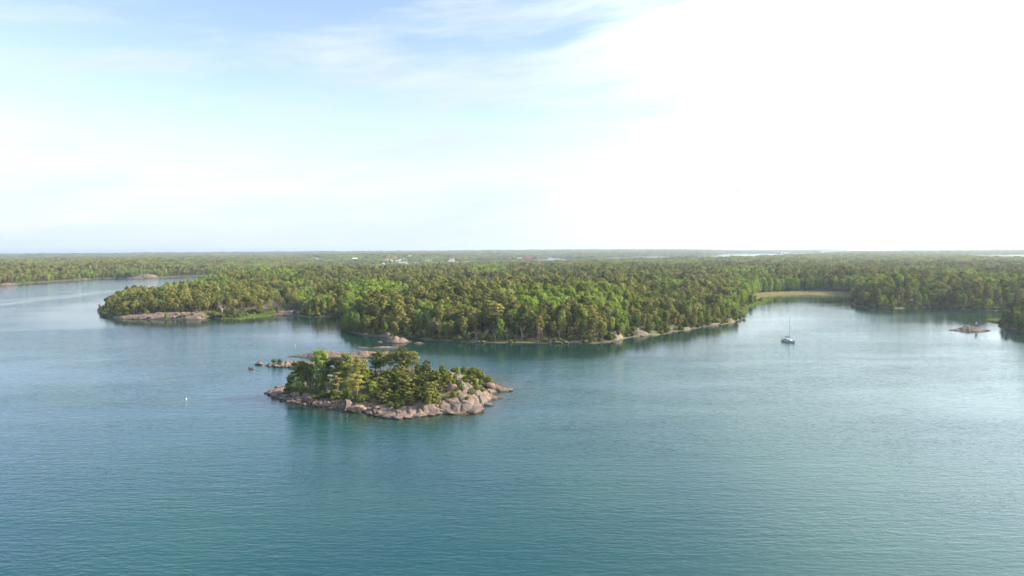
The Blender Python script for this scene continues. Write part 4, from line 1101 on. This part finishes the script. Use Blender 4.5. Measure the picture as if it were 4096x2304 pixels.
        Z = Z + blocky * hgt * ((1 - np.exp(-(d2 - d1) * 5)) - .7) * sm(q, -.1, .3) + (fbm(X / .9, Y / .9, seed + 5) - .5) * .12 * hgt
        Z = np.maximum(Z, -0.8)
        idx = np.arange(X.size).reshape(X.shape)
        F = np.stack([idx[:-1, :-1], idx[:-1, 1:], idx[1:, 1:], idx[1:, :-1]], -1).reshape(-1, 4)
        z = Z.ravel(); F = F[z[F].max(1) > -0.75]
        veg = 0.5 * sm(fbm(X / 3, Y / 2, seed + 8), .5, .62) * sm(Z, hgt * .5, hgt * .8)
        used = np.unique(F); rem = np.zeros(X.size, np.int32); rem[used] = np.arange(len(used))
        gr = (sm(fbm(X / 2.2, Y / 2.2, seed + 2), .40, .55) * sm(Z, hgt * .45, hgt * .7) if bush_ else veg * 0.3)
        me = mesh_np(name, np.stack([X.ravel() + xc, Y.ravel() + yc, z], 1)[used], [rem[F]], [M_GROUND], smooth=True, attrs={'veg': veg.ravel()[used], 'grass': gr.ravel()[used]})
        tag(obj(name, me), lab, cat)
        return xc, yc
    skerry('bare_skerry', 1138, 1640, 1433, 2.9, 13, 'long smooth pink granite skerry behind the left trees of the near island', 81, ((.27, 1.0), (.62, 0.8), (.85, .9)), blocky=.10)
    sk = skerry('grassy_skerry', 1045, 1300, 1470, 1.9, 12, 'low boulder strewn skerry with grass and two small bushes, left of the near island', 82, ((.3, 1.0), (.7, .9)), bush_=True, blocky=.5)
    skerry('flat_skerry', 1408, 1478, 1395, 0.55, 5, 'thin flat rock just above the water, left of the two flat skerries', 83, cat='rock')
    skerry('flat_skerry', 1476, 1588, 1396, 0.9, 6, 'longer flat pink rock just above the water, right of the two flat skerries', 84, cat='rock')
    skerry('dome_rock', 1532, 1640, 1374, 3.5, 12, 'pink granite dome rising from the water before the dark wooded shore', 85, ((.38, 1.0), (.66, .72)), blocky=.10, sl=.75)
    skerry('flat_rock', 1648, 1694, 1376, 0.7, 4, 'small flat rock right of the granite dome', 86, cat='rock')
    mk = skerry('marker_islet', 3812, 4008, 1323, 2.6, 13, 'low dark rocky islet carrying the blue marker board', 87, ((.42, .85), (.62, .75), (.85, .5)), cat='islet', blocky=.22, wy=9)
    skerry('flat_rock', 1505, 1530, 1371, 0.6, 3, 'tiny dark rock left of the granite dome', 88, cat='rock')
    for i, (px, py, s, lab) in enumerate([(1033,1459,1.7,'left boulder of the pair off the end of the grassy skerry'),(1041,1452,1.2,'right rear boulder of the pair off the end of the grassy skerry'),(1002,1474,1.3,'lone low boulder farthest left of the grassy skerry'),
                                       (1008,1477,.6,'small rock touching the lone low boulder'),(2038,1563,1.2,'low rock at the very right tip of the near island'),(1062,1573,.6,'tiny rock awash off the left tip'),(1110,1552,1.0,'dark rock behind the left point')]):
        x, y = P(px, py); boulder(x, y, s * .15, s * 1.2, s, s * .8, i, lab, v=i)
    for i in range(46):
        a = rng.uniform(-1, 1); x = sk[0] + a * 12.5; y = sk[1] - 6.3 * math.sqrt(max(0.03, 1 - a * a)) + rng.uniform(-.4, 1.7); s = rng.uniform(.35, .95)
        boulder(x, y, .15 + s * .3, s * 1.2, s, s * .8, i, 'rounded boulder in the wall of stones along the front of the grassy skerry', 'boulders along the front of the grassy skerry', v=i)
    for px, pyb, hh, lab in ((1095, 1450, 1.9, 'left small bush on the grassy skerry'), (1119, 1451, 2.1, 'right small bush on the grassy skerry')):
        x, y = P(px, pyb, 1.4); plant('bush', x, y, 1.3, hh, 2.6, 0 if px < 1100 else 1, 0, lab, None); COUNTS['bush'] += 1
    x, y = P(3868, 1312, 1.2); plant('bush', x, y + 2, 1.3, 1.3, 2.2, 1, 0, 'small bush on the left part of the marker islet')
    return mk

# ------------------------------------------------------------------ reeds
def build_reeds():
    rng = np.random.default_rng(5)
    def patch(name, poly, n, h, mat, lab, w=0.16):
        poly = np.array(poly); x = rng.uniform(poly[:, 0].min(), poly[:, 0].max(), n * 3); y = rng.uniform(poly[:, 1].min(), poly[:, 1].max(), n * 3)
        k = sdf(poly, x, y) > (fbm(x / 5, y / 5, 9) - .5) * 3; x, y = x[k][:n], y[k][:n]
        z = np.maximum(land_h(x, y), -0.2); n = len(x)
        a = rng.uniform(0, 3.14, n); hh = h * rng.uniform(.7, 1.2, n) * (0.75 + .5 * fbm(x / 4, y / 4, 12)); lx = rng.normal(0, .15, n) * hh; ly = rng.normal(0, .15, n) * hh
        dx, dy = np.cos(a) * w, np.sin(a) * w
        V = np.stack([np.stack([x - dx, y - dy, z - .2], 1), np.stack([x + dx, y + dy, z - .2], 1), np.stack([x + dx * .5 + lx, y + dy * .5 + ly, z + hh], 1), np.stack([x - dx * .5 + lx, y - dy * .5 + ly, z + hh], 1)], 1).reshape(-1, 3)
        tag(obj(name, mesh_np(name, V, [np.arange(n * 4).reshape(n, 4)], [mat])), lab, kind='stuff')
    patch('reeds', REED, 50000, 1.6, M_REED, 'straw coloured reed belt at the inner end of the bay', 0.12)
    patch('green_reeds', [P(*p) for p in [(3075,1207),(3100,1191),(3250,1185),(3350,1188),(3402,1195),(3404,1189),(3300,1181),(3120,1181),(3050,1190),(3000,1212),(2965,1240),(2975,1262),(2998,1232),(3040,1222)]], 14000, 1.1, M_REEDG, 'fresh green reeds in front of the straw belt')
    patch('shaded_reeds', [P(*p) for p in [(3945,1283),(4010,1278),(4096,1290),(4250,1300),(4250,1318),(4096,1310),(4030,1298),(3990,1292)]], 16000, 1.2, M_REEDG, 'green reeds fringing the dark headland right of the marker')
    patch('shore_reeds', [P(*p) for p in [(880,1277),(960,1278),(1060,1268),(1100,1262),(1090,1255),(1000,1258),(950,1262),(900,1268)]], 9000, 0.9, M_REEDG, 'bright grass on the left headland shore')

# ------------------------------------------------------------------ sailboat
def build_boat():
    white = paint('boat_gelcoat', (0.68, 0.69, 0.71), 0.4, 0.04); blue = paint('hull_stripe', (0.05, 0.08, 0.16), 0.4)
    deckm = paint('deck_paint', (0.70, 0.69, 0.66), 0.6, 0.05); glass = paint('cabin_glass', (0.02, 0.025, 0.03), 0.15)
    alu = paint('mast_alloy', (0.30, 0.28, 0.29), 0.7, 0.05); canvas = paint('grey_canvas', (0.27, 0.25, 0.23), 0.9); orange = paint('orange_plastic', (0.80, 0.22, 0.05), 0.5)
    jib = paint('furled_sail', (0.50, 0.50, 0.52), 0.7, 0.04); wood = paint('teak', (0.30, 0.17, 0.08), 0.6)
    stern = P(3127, 1364.5); bow = P(3179, 1371.5)
    cx, cy = (stern[0] + bow[0]) / 2, (stern[1] + bow[1]) / 2; rz = math.atan2(bow[1] - stern[1], bow[0] - stern[0]); Lh = math.hypot(bow[0] - stern[0], bow[1] - stern[1]); k = Lh / 9.6
    e = empty('sailboat', (cx, cy, 0), rz, 'white sailing yacht at anchor with bare mast and furled sails, alone on the bay', 'sailboat', scale=(k, k, 1.0))
    # hull: stations along x from the stern (-4.8) to the bow (4.8)
    st = np.linspace(0, 1, 15); V = []; rows = 7
    for t in st:
        x = -4.6 + 9.3 * t; bw = 1.55 * (0.72 + 0.28 * math.sin(min(1, t / .45) * math.pi / 2)) * (1 - max(0, (t - .45) / .55) ** 2.1) + 0.02
        sheer = 1.0 + 0.28 * (t - .35) ** 2 * 2.2; kd = -0.35 * math.sin(math.pi * min(1, t * 1.05 + .08)) - .05
        for j in range(rows):
            s = j / (rows - 1); zz = kd + (sheer - kd) * s; yy = bw * (s ** 0.42)
            V.append((x + (0.35 * s * t if t > .6 else (-.25 * s if t == 0 else 0)), -yy, zz))
        for j in range(rows - 1, -1, -1):
            q = V[-1 - 2 * (rows - 1 - j)] if False else None
        for j in range(rows - 1, -1, -1):
            a = V[len(V) - (rows - j) - (rows - 1 - j)] if False else None
            s = j / (rows - 1); zz = kd + (sheer - kd) * s; yy = bw * (s ** 0.42)
            V.append((x + (0.35 * s * t if t > .6 else (-.25 * s if t == 0 else 0)), yy, zz))
    n = rows * 2; hull = MB(); F = []
    for i in range(len(st) - 1):
        for j in range(n - 1):
            if j == rows - 1: continue
            F.append((i * n + j, i * n + j + 1, (i + 1) * n + j + 1, (i + 1) * n + j))
        F.append((i * n + n - 1, i * n, (i + 1) * n, (i + 1) * n + n - 1))
    F.append(tuple(range(n))); F.append(tuple((len(st) - 1) * n + j for j in range(n))[::-1])
    hull.add(V, F); ho = hull.build('hull', white, e, True)
    sp = MB()
    for sgn in (-1, 1):
        P_ = []
        for i in range(len(st)):
            v = V[i * n + rows - 2] if sgn < 0 else V[i * n + n - rows + 1]
            P_.append((v[0], v[1] + sgn * 0.02, v[2]))
        sp.tube(P_, 0.035, 4)
    sp.build('stripe', blue, ho)
    dk = MB(); Vd = []; Fd = []
    for i in range(len(st)):
        a = V[i * n + rows - 1]; b = V[i * n + rows]; Vd += [(a[0], a[1], a[2] - .03), (a[0], 0, a[2] + .05), (b[0], b[1], b[2] - .03)]
    for i in range(len(st) - 1):
        Fd += [(i * 3, i * 3 + 1, i * 3 + 4, i * 3 + 3)[::-1], (i * 3 + 1, i * 3 + 2, i * 3 + 5, i * 3 + 4)[::-1]]
    dk.add(Vd, Fd).build('deck', deckm, e)
    cb = MB().box((0.55, 0, 1.28), (3.3, 1.7, 0.5), taper=0.86).build('cabin', white, e)
    MB().box((0.55, -0.815, 1.30), (2.2, 0.03, 0.16)).build('window', glass, cb); MB().box((0.55, 0.815, 1.30), (2.2, 0.03, 0.16)).build('window', glass, cb)
    MB().box((-1.25, 0, 1.62), (0.9, 1.6, 0.55), taper=0.75).build('spray_hood', canvas, e)
    MB().box((-2.7, -0.75, 1.2), (1.9, 0.25, 0.3)).box((-2.7, 0.75, 1.2), (1.9, 0.25, 0.3)).build('cockpit_coaming', wood, e)
    ms = MB().tube([(0.95, 0, 1.4), (0.95, 0, 7), (0.88, 0, 13.4)], [0.10, 0.095, 0.07], 8).build('mast', alu, e)
    MB().tube([(0.95, -0.75, 6.8), (0.95, 0.75, 6.8)], 0.03, 5).build('spreader', alu, ms)
    MB().tube([(0.95, -0.55, 9.9), (0.95, 0.55, 9.9)], 0.03, 5).build('spreader', alu, ms)
    MB().tube([(0.9, 0, 13.4), (0.9, 0, 13.9)], 0.02, 4).build('antenna', alu, ms)
    bo = MB().tube([(0.85, 0, 2.35), (-2.9, 0, 2.45)], 0.08, 6).build('boom', alu, e)
    MB().tube([(0.84, 0, 3.35), (0.7, 0, 2.9), (0.2, 0, 2.62), (-1, 0, 2.56), (-2.8, 0, 2.52)], [.12, .26, .24, .18, .1], 8).build('sail_cover', canvas, bo, True)
    MB().tube([(4.75, 0, 1.4), (4.2, 0, 3.2), (0.98, 0, 13.2)], [.06, .10, .04], 6).build('furled_jib', jib, e)
    MB().tube([(-4.5, 0, 1.1), (0.88, 0, 13.3)], 0.018, 4).build('backstay', alu, e)
    for s in (-1, 1): MB().tube([(0.7, s * 1.45, 1.15), (0.95, s * .75, 6.8), (0.9, 0, 12.6)], 0.018, 4).build('shroud', alu, e)
    rl = MB()
    for s in (-1, 1):
        pts = [(V[i * n + rows - 1][0], s * abs(V[i * n + rows - 1][1]) * .97, V[i * n + rows - 1][2] + .55) for i in range(0, 15, 2)]
        rl.tube(pts, 0.02, 4)
        for p_ in pts: rl.tube([(p_[0], p_[1], p_[2] - .6), p_], 0.018, 4)
    rl.build('guard_rail', alu, e)
    MB().ell((-4.1, -1.05, 1.55), (.14, .08, .3), 8, 6).build('lifebuoy', orange, e); MB().ell((-3.6, -1.1, 1.45), (.10, .1, .26), 8, 6).build('fender', orange, e)
    MB().tube([(-4.5, -.3, 1.1), (-4.62, -.3, 2.7)], .03, 5).tube([(-4.6, -.3, 1.9), (-4.62, -.3, 3.0)], [.14, .06], 6).build('rolled_flag', jib, e)

# ------------------------------------------------------------------ marker board
def build_marker(mk):
    bl = paint('marker_blue', (0.015, 0.16, 0.38), 0.5); nv = paint('marker_navy', (0.03, 0.045, 0.12), 0.5); wh = paint('marker_white', (0.78, 0.78, 0.80), 0.5, 0.03); gr = paint('marker_post', (0.30, 0.30, 0.31), 0.6)
    x, y = P(3910, 1308, 2.2); z = 2.1
    e = empty('marker_board', (x, y + 1.0, z - .2), 0.08, 'tall blue marker board with a white square sign, standing on the low islet', 'marker board')
    MB().box((0, 0, 1.05), (1.35, 0.10, 1.35)).build('lower_panel', bl, e)
    up = MB().box((-0.66, -.0, 2.45), (.13, .14, 1.4)).box((.66, 0, 2.45), (.13, .14, 1.4)).box((0, 0, 3.12), (1.20, .14, .12)).box((0, 0, 1.80), (1.20, .14, .12)).build('frame', nv, e)
    pn = MB().box((0, 0.0, 2.46), (1.18, .06, 1.18)).build('sign_panel', wh, e)
    MB().box((0, -.05, 2.78), (.42, .03, .16)).box((0, -.05, 2.34), (.36, .03, .34)).box((0, -.05, 2.56), (.10, .03, .12)).build('symbol', nv, pn)
    for s in (-1, 1): MB().tube([(s * .6, .1, -.6), (s * .6, .1, 3.0)], .05, 6).build('post', gr, e)
    MB().tube([(.62, .1, 1.9), (1.15, .9, -.5)], .05, 6).build('brace', gr, e)
    MB().tube([(.62, .1, 1.6), (.78, 1.1, -.5)], .05, 6).build('brace', gr, e)

# ------------------------------------------------------------------ village and far things
def build_far():
    lf = lambda a, b: land_h(a, b)
    P_ = {}
    def pm(c, r=0.7):
        if c not in P_: P_[c] = paint('wall_paint_%d' % len(P_), c, r, 0.08, 0.5)
        return P_[c]
    glass = paint('window_glass', (0.03, 0.035, 0.04), 0.2)
    red = (0.36, 0.055, 0.035); dred = (0.20, 0.04, 0.03); wh = (0.70, 0.69, 0.66); cream = (0.72, 0.62, 0.40); yel = (0.70, 0.52, 0.20); grey = (0.36, 0.36, 0.36)
    tile = (0.50, 0.16, 0.08); dark = (0.07, 0.07, 0.075); lgrey = (0.38, 0.39, 0.40); green = (0.22, 0.30, 0.27)
    def house(px, py, w, wall, roof, lab, h=4.6, name='house', cat='house', dep=8, rz=0.0, chim=True, lift=0.0):
        x, y, z = drop(px, py, lf)
        L = w * y / F_PX; rise = max(2.4, min(L, dep) * .42)
        CLEAR.append((x, y, max(L, dep) * .8 + 8))
        for q in (22, 40): CLEAR.append((x * (1 - q / y), y - q, max(L, 10) * .6 + 8))
        e = empty(name, (x, y, z + lift), math.atan2(-x, y) * -1 * 0 + rz, lab, cat)
        MB().box((0, 0, h / 2 - 1), (L, dep, h + 2)).add([(-L / 2, -dep / 2, h), (-L / 2, dep / 2, h), (-L / 2, 0, h + rise * .96)], [(0, 1, 2)]).add([(L / 2, -dep / 2, h), (L / 2, dep / 2, h), (L / 2, 0, h + rise * .96)], [(0, 2, 1)]).build('wall', pm(wall), e)
        V = []; o_ = .5
        for sx in (-1, 1):
            for yy, zz in ((-dep / 2 - o_, h - .25), (0, h + rise), (dep / 2 + o_, h - .25)): V += [(sx * (L / 2 + o_), yy, zz), (sx * (L / 2 + o_), yy, zz + .22)]
        Fr = [(0, 2, 3, 1), (2, 4, 5, 3), (6, 7, 9, 8), (8, 9, 11, 10), (1, 3, 9, 7), (3, 5, 11, 9), (0, 6, 8, 2), (2, 8, 10, 4), (0, 1, 7, 6), (4, 10, 11, 5)]
        ro = MB().add(V, Fr).build('roof', pm(roof), e)
        if chim: MB().box((L * .15, .6, h + rise + .1), (.8, .8, 1.5)).build('chimney', pm(grey), ro)
        nw = max(2, int(L / 3.6))
        for i in range(nw): MB().box(((i + .5) / nw * L - L / 2, -dep / 2 - .03, h * .55), (1.1, .1, 1.3)).build('window', glass, e)
        return e
    H = [(1238,1054,15,wh,lgrey,'white gabled house with pale roof, leftmost of the village',4.6),(1267,1040,9,wh,lgrey,'small white house above the leftmost village house',3.6),
         (1378,1047,13,grey,lgrey,'grey house with white gable left of the big barn',5),(1420,1042,20,red,(.8,.8,.8),'big red barn with large bright white roof',7),
         (1457,1054,11,dred,dark,'dark red cottage below the radio mast',4),(1491,1053,13,dred,(.6,.5,.5),'red house with white gable right of the radio mast',5),
         (1531,1049,9,wh,tile,'white house with red roof in the village centre',5),(1546,1044,13,cream,tile,'house with broad orange tiled roof',5),(1566,1048,9,cream,lgrey,'cream narrow gable right of the orange roof',6),
         (1579,1034,12,wh,tile,'house with bright orange roof high behind the village',5),(1591,1051,16,yel,lgrey,'large yellow house by the harbour',6),(1600,1046,8,wh,lgrey,'white gable behind the large yellow house',6),
         (1533,1060,8,wh,lgrey,'white boathouse at the water in the village centre',4),(1621,1056,14,wh,lgrey,'white and red harbour building left of the jetty',4),(1639,1031,10,cream,lgrey,'cream house highest on the village slope',7),
         (1616,1040,7,wh,lgrey,'small white house between yellow house and the highest cream house',4),(1682,1044,9,dred,dark,'dark red shed left of the moored masts',4),(1734,1050,10,red,dark,'red boathouse right of the moored masts',4),
         (1756,1050,8,dred,dark,'red shed between the moored masts and the ferry',4),(1604,1056,20,grey,lgrey,'long low grey harbour shed',3),(1655,1057,24,grey,lgrey,'long low jetty building left of the moored masts',3),
         (1366,1054,12,wh,lgrey,'low white house in trees left of the barn',3.5),(1938,1037,9,wh,lgrey,'white waterside cottage left of the red warehouses',4),(2012,1032,8,cream,lgrey,'cream cottage in the trees, left of two above the red warehouses',6),
         (2030,1031,11,wh,lgrey,'white cottage in the trees, right of two above the red warehouses',6),(2078,1024,6,wh,lgrey,'tiny white cottage high behind the red warehouses',6),(2121,1027,6,wh,lgrey,'tiny white cottage above the largest warehouse',6)]
    for px, py, w, wc, rc, lab, h in H: house(px, py, w, wc, rc, lab, h * 1.15)
    house(2078, 1040, 17, red, green, 'red warehouse with grey green roof, leftmost of three on the far shore', 6, 'warehouse', 'warehouse', 14, chim=False)
    house(2097, 1039, 9, red, dred, 'narrow red warehouse in the middle of three on the far shore', 8, 'warehouse', 'warehouse', 14, chim=False)
    house(2118, 1039.5, 27, (.48, .12, .09), dred, 'long red warehouse with dark roof, largest of three on the far shore', 8, 'warehouse', 'warehouse', 18, chim=False)
    house(3115, 1014.5, 15, dark, (.10, .12, .20), 'dark farm building with blue roof beside the white silo', 10, 'farm_building', 'farm building', 20, chim=False)
    house(3141, 1014, 7, wh, lgrey, 'white low building right of the silo', 8, 'farm_building', 'farm building', 16, chim=False)
    house(3150, 1014, 6, yel, lgrey, 'yellow low building right of the silo', 6, 'farm_building', 'farm building', 16, chim=False)
    # silo
    x, y, z = drop(3128, 1014, lf); e = empty('silo', (x, y, z), 0, 'tall white silo on the far shore', 'silo'); CLEAR.append((x, y, 60)); CLEAR.append((x, y - 60, 60))
    MB().tube([(0, 0, -1), (0, 0, 22)], 3.6, 14).build('tank', pm(wh), e, False); MB().tube([(0, 0, 22), (0, 0, 24)], [3.8, .5], 14).build('roof', pm(lgrey), e)
    # radio mast: red and white lattice
    x, y, z = drop(1477, 1030, lf); Hh = (1030 - 991) * y / F_PX; e = empty('radio_mast', (x, y, z), 0, 'tall red and white lattice radio mast behind the village', 'radio mast'); CLEAR.append((x, y - 15, 18))
    n = 9
    for i in range(n):
        z0, z1 = Hh * .82 * i / n, Hh * .82 * (i + 1) / n; w0 = 2.3 * (1 - .6 * i / n); w1 = 2.3 * (1 - .6 * (i + 1) / n); mb = MB()
        for k in range(4):
            a, b = k * math.pi / 2 + .78, (k + 1) * math.pi / 2 + .78
            c0, c1 = (w0 * math.cos(a), w0 * math.sin(a), z0), (w1 * math.cos(a), w1 * math.sin(a), z1); q0, q1 = (w0 * math.cos(b), w0 * math.sin(b), z0), (w1 * math.cos(b), w1 * math.sin(b), z1)
            mb.tube([c0, c1], .24, 4).tube([c0, q1], .15, 3).tube([q0, c1], .15, 3).tube([c0, q0], .15, 3)
        mb.build('mast_section', pm((.50, .05, .04) if i % 3 != 1 else wh), e)
    MB().tube([(0, 0, Hh * .8), (0, 0, Hh)], [.35, .2], 6).build('antenna', pm(lgrey), e)
    def pole(name, px, pyb, pyt, r, lab, cat, mat, D=None):
        if D: x, y = W(px, D); z = float(land_h([x], [y])[0])
        else: x, y, z = drop(px, pyb, lf)
        ztop = HCAM - (pyt - (1000 - .0075 * (px - 2048))) * y / F_PX
        e = empty(name, (x, y, z), 0, lab, cat); MB().tube([(0, 0, -1), (0, 0, ztop - z)], [r, r * .6], 6).build('pole', mat, e); CLEAR.append((x, y, 4))
        return e, x, y, z, ztop
    pole('guyed_mast', 1488, 1006, 982, .6, 'hair thin grey mast right of the radio mast on the horizon', 'mast', pm(lgrey), 6500)
    pole('utility_pole', 1365, 1150, 1111, .14, 'pale utility pole above the woods behind the bay', 'pole', pm(lgrey), 640)
    e, x, y, z, zt = pole('wind_turbine', 2903, 990, 973, 1.5, 'faint white wind turbine on the horizon', 'wind turbine', pm(lgrey), 9000)
    for k in range(3):
        a = k * 2.094 + .4; L = 24
        MB().tube([(0, -2.5, zt - z), (L * math.cos(a) * .4, -2.5, zt - z + L * math.sin(a) * .4), (L * math.cos(a), -2.5, zt - z + L * math.sin(a))], [.8, 1.1, .2], 5).build('blade', pm(lgrey), e)
    MB().box((0, 0, zt - z + .6), (2.4, 6, 2.4)).build('nacelle', pm(lgrey), e)
    pole('beacon_mast', 3911, 990, 985.5, .8, 'thin mast on the wooded island at the right horizon', 'mast', pm(grey), 5600)
    # power line across the right wood
    pts = []
    for i, (px, D_, lab) in enumerate([(2895, 760, 'left wooden pole of the power line in the wood'), (3275, 640, 'wooden power pole behind the reeds'), (3720, 600, 'right wooden pole of the power line above the knoll')]):
        x, y = W(px, D_); z = float(land_h([x], [y])[0]); hgt = 15 + 1.5 * (i == 0)
        e = empty('power_pole', (x, y, z), 0, lab, 'power pole'); MB().tube([(0, 0, -1), (0, 0, hgt)], [.16, .1], 6).build('pole', pm((.33, .28, .22)), e); MB().box((0, 0, hgt - .5), (2.2, .14, .16)).build('crossarm', pm((.33, .28, .22)), e)
        pts.append((x, y, z + hgt - .3))
    w_ = MB()
    for a, b in zip(pts, pts[1:]):
        a, b = np.array(a), np.array(b); w_.tube([a + (b - a) * t - np.array([0, 0, 5.0 * t * (1 - t)]) for t in np.linspace(0, 1, 14)], .022, 3)
    tag(w_.build('power_cable', pm(lgrey)), 'thin power cable sagging above the reeds and the right wood', 'cable')
    # moored sailing boats: only masts and hulls show
    hm = pm(wh); am = pm((.62, .62, .60))
    for i in range(10):
        px = 1701 + i * 3.1; D_ = 2610 + (i % 3) * 22; x, y = W(px, D_)
        e = empty('moored_sailboat', (x, y, 0), 1.2, 'white moored sailing boat, %s from the left in the village marina' % ['first','second','third','fourth','fifth','sixth','seventh','eighth','ninth','last'][i], 'sailboat', 'sailing boats in the village marina')
        V = [(-5, -1.4, 0), (-5, 1.4, 0), (5.2, 0, .1), (-5, -1.7, 1.4), (-5, 1.7, 1.4), (1, -1.9, 1.5), (1, 1.9, 1.5), (6, 0, 1.7)]
        MB().add(V, [(0, 3, 5, 7, 2), (1, 2, 7, 6, 4), (0, 1, 4, 3), (3, 4, 6, 5), (5, 6, 7)]).build('hull', hm, e); MB().box((0, 0, 1.7), (4, 1.8, .8), taper=.8).build('cabin', hm, e)
        MB().tube([(.5, 0, 1), (.5, 0, 19.5 + (i * 7 % 4))], [.32, .2], 5).build('mast', am, e)
    # ferry
    x, y = W(1808, 2560); e = empty('ferry', (x, y, 0), 0.25, 'white ferry with stepped decks behind the wooded ridge', 'ferry')
    V = []
    for xx, b, zt in ((-20, 5, 6), (-10, 6.5, 6), (8, 6.5, 6.3), (18, 4, 7.2), (23, .3, 8)): V += [(xx, -b * .8, 0), (xx, -b, zt), (xx, b, zt), (xx, b * .8, 0)]
    Fh = []
    for i in range(4):
        for j in range(3): Fh.append((i * 4 + j, (i + 1) * 4 + j, (i + 1) * 4 + j + 1, i * 4 + j + 1))
    Fh += [(0, 1, 2, 3), (16, 19, 18, 17)]
    MB().add(V, Fh).build('hull', hm, e); gl = glass
    for cx, L, wd, zz, hh in ((-2, 32, 11, 6, 4), (-1, 24, 10, 10, 3.4), (2, 16, 9, 13.4, 3.2), (5, 8, 8, 16.6, 3)):
        d_ = MB().box((cx, 0, zz + hh / 2), (L, wd, hh), taper=.95).build('deck_house', hm, e)
        MB().box((cx, -wd / 2 - .02, zz + hh * .55), (L * .86, .12, .9)).build('window', gl, d_)
    MB().box((-6, 0, 18.5), (4, 4, 5), taper=.8).build('funnel', pm(lgrey), e); MB().tube([(5, 0, 19), (5, 0, 25)], .4, 5).build('mast', am, e)
    # low islands on the open sea
    for i, (px0, px1, D_, hg, lab) in enumerate([(3280,3350,17000,44,'low blue island on the horizon, leftmost of the row on the open sea'),(3430,3530,18500,46,'low blue island on the horizon, second of the row on the open sea'),
                                          (3570,3690,16500,50,'low blue island on the horizon, third of the row on the open sea'),(3700,3760,20000,46,'faint small island on the horizon between the larger ones'),
                                          (3870,3960,18000,48,'low blue island on the horizon left of the mast'),(3985,4300,12000,52,'largest low blue island at the right edge of the horizon')]):
        x0, y0 = W(px0, D_); x1, y1 = W(px1, D_); L = x1 - x0; rng = np.random.default_rng(i + 60)
        nx, ny = 60, 14; gx = np.linspace(-1, 1, nx); gy = np.linspace(-1, 1, ny); X, Y = np.meshgrid(gx, gy)
        Z = hg * np.clip(1 - np.abs(X) ** 3 - Y ** 2, 0, 1) ** .35 * (.65 + .5 * fbm(X * 5 + i * 9, Y, i)) - 2
        idx = np.arange(nx * ny).reshape(ny, nx); F = np.stack([idx[:-1, :-1], idx[:-1, 1:], idx[1:, 1:], idx[1:, :-1]], -1).reshape(-1, 4)
        me = mesh_np('sea_island', np.stack([(X * L / 2 + (x0 + x1) / 2).ravel(), (Y * 400 + D_ + 400).ravel(), Z.ravel()], 1), [F], [pm((.07, .08, .05))], smooth=True)
        tag(obj('sea_island', me), lab, 'island', 'low islands on the open sea')
    # buoy, gulls
    wbm = pm((.85, .85, .85)); x, y = P(745, 1597)
    e = empty('buoy', (x, y, 0), 0, 'small white mooring buoy alone on the water left of the near island', 'buoy'); MB().ell((0, 0, .12), (.22, .22, .22), 12, 8).build('float', wbm, e, True); MB().tube([(0, 0, .3), (0, 0, .42)], .04, 6).build('ring_pin', pm(grey), e)
    x, y = P(1181, 1381); e = empty('buoy', (x, y, 0), 0, 'tiny white float on the water beyond the bare skerry', 'buoy'); MB().ell((0, 0, .06), (.14, .14, .13), 12, 8).build('float', wbm, e, True); MB().tube([(0, 0, .17), (0, 0, .26)], .03, 6).build('ring_pin', pm(grey), e)
    d_ = ray(2949, 761); t = 130 / d_[1]; x, y, z = d_[0] * t, 130, HCAM + d_[2] * t
    e = tag(MB().add([(-.02, -.24, 0), (.06, 0, .05), (-.02, .24, 0), (-.06, 0, -.05)], [(0, 1, 2), (0, 2, 3)]).ell((0, 0, 0), (.07, .24, .07), 8, 6)
            .add([(0, -.06, .03), (.32, -.02, .14), (.62, .10, .05), (.30, .09, .12), (0, .10, .03)], [(0, 1, 3, 4), (1, 2, 3)]).add([(0, -.06, .03), (-.32, -.02, .14), (-.62, .10, .05), (-.30, .09, .12), (0, .10, .03)], [(4, 3, 1, 0), (3, 2, 1)])
            .build('gull', paint('gull_feathers', (.25, .24, .24), .8)), 'small dark gull flying in the white sky', 'bird')
    e.location = (x, y, z); e.rotation_euler = (0.2, .3, .8)

def build_haze():
    m, nt, out = new_mat('haze_air'); v = nt.node('ShaderNodeVolumePrincipled')
    v.inputs['Color'].default_value = (0.74, 0.86, 0.98, 1); v.inputs['Density'].default_value = HAZE; v.inputs['Anisotropy'].default_value = 0.35
    nt.l.new(v.outputs[0], out.inputs['Volume'])
    x, y0, y1, z0, z1 = 31500, -31500, 31500, -6, 95
    V = [(-x, y0, z0), (x, y0, z0), (x, y1, z0), (-x, y1, z0), (-x, y0, z1), (x, y0, z1), (x, y1, z1), (-x, y1, z1)]
    me = bpy.data.meshes.new('haze'); me.from_pydata(V, [], [(3, 2, 1, 0), (4, 5, 6, 7), (0, 1, 5, 4), (1, 2, 6, 5), (2, 3, 7, 6), (3, 0, 4, 7)]); me.materials.append(m)
    tag(obj('haze', me), kind='stuff')
HAZE = 0.000085

build_water()
build_ground()
build_island()
marker = build_rocks()
build_island_plants()
build_far()
build_forest()
build_reeds()
build_boat()
build_marker(marker)
build_haze()
print('COUNTS', COUNTS, 'done', time.time() - T0)
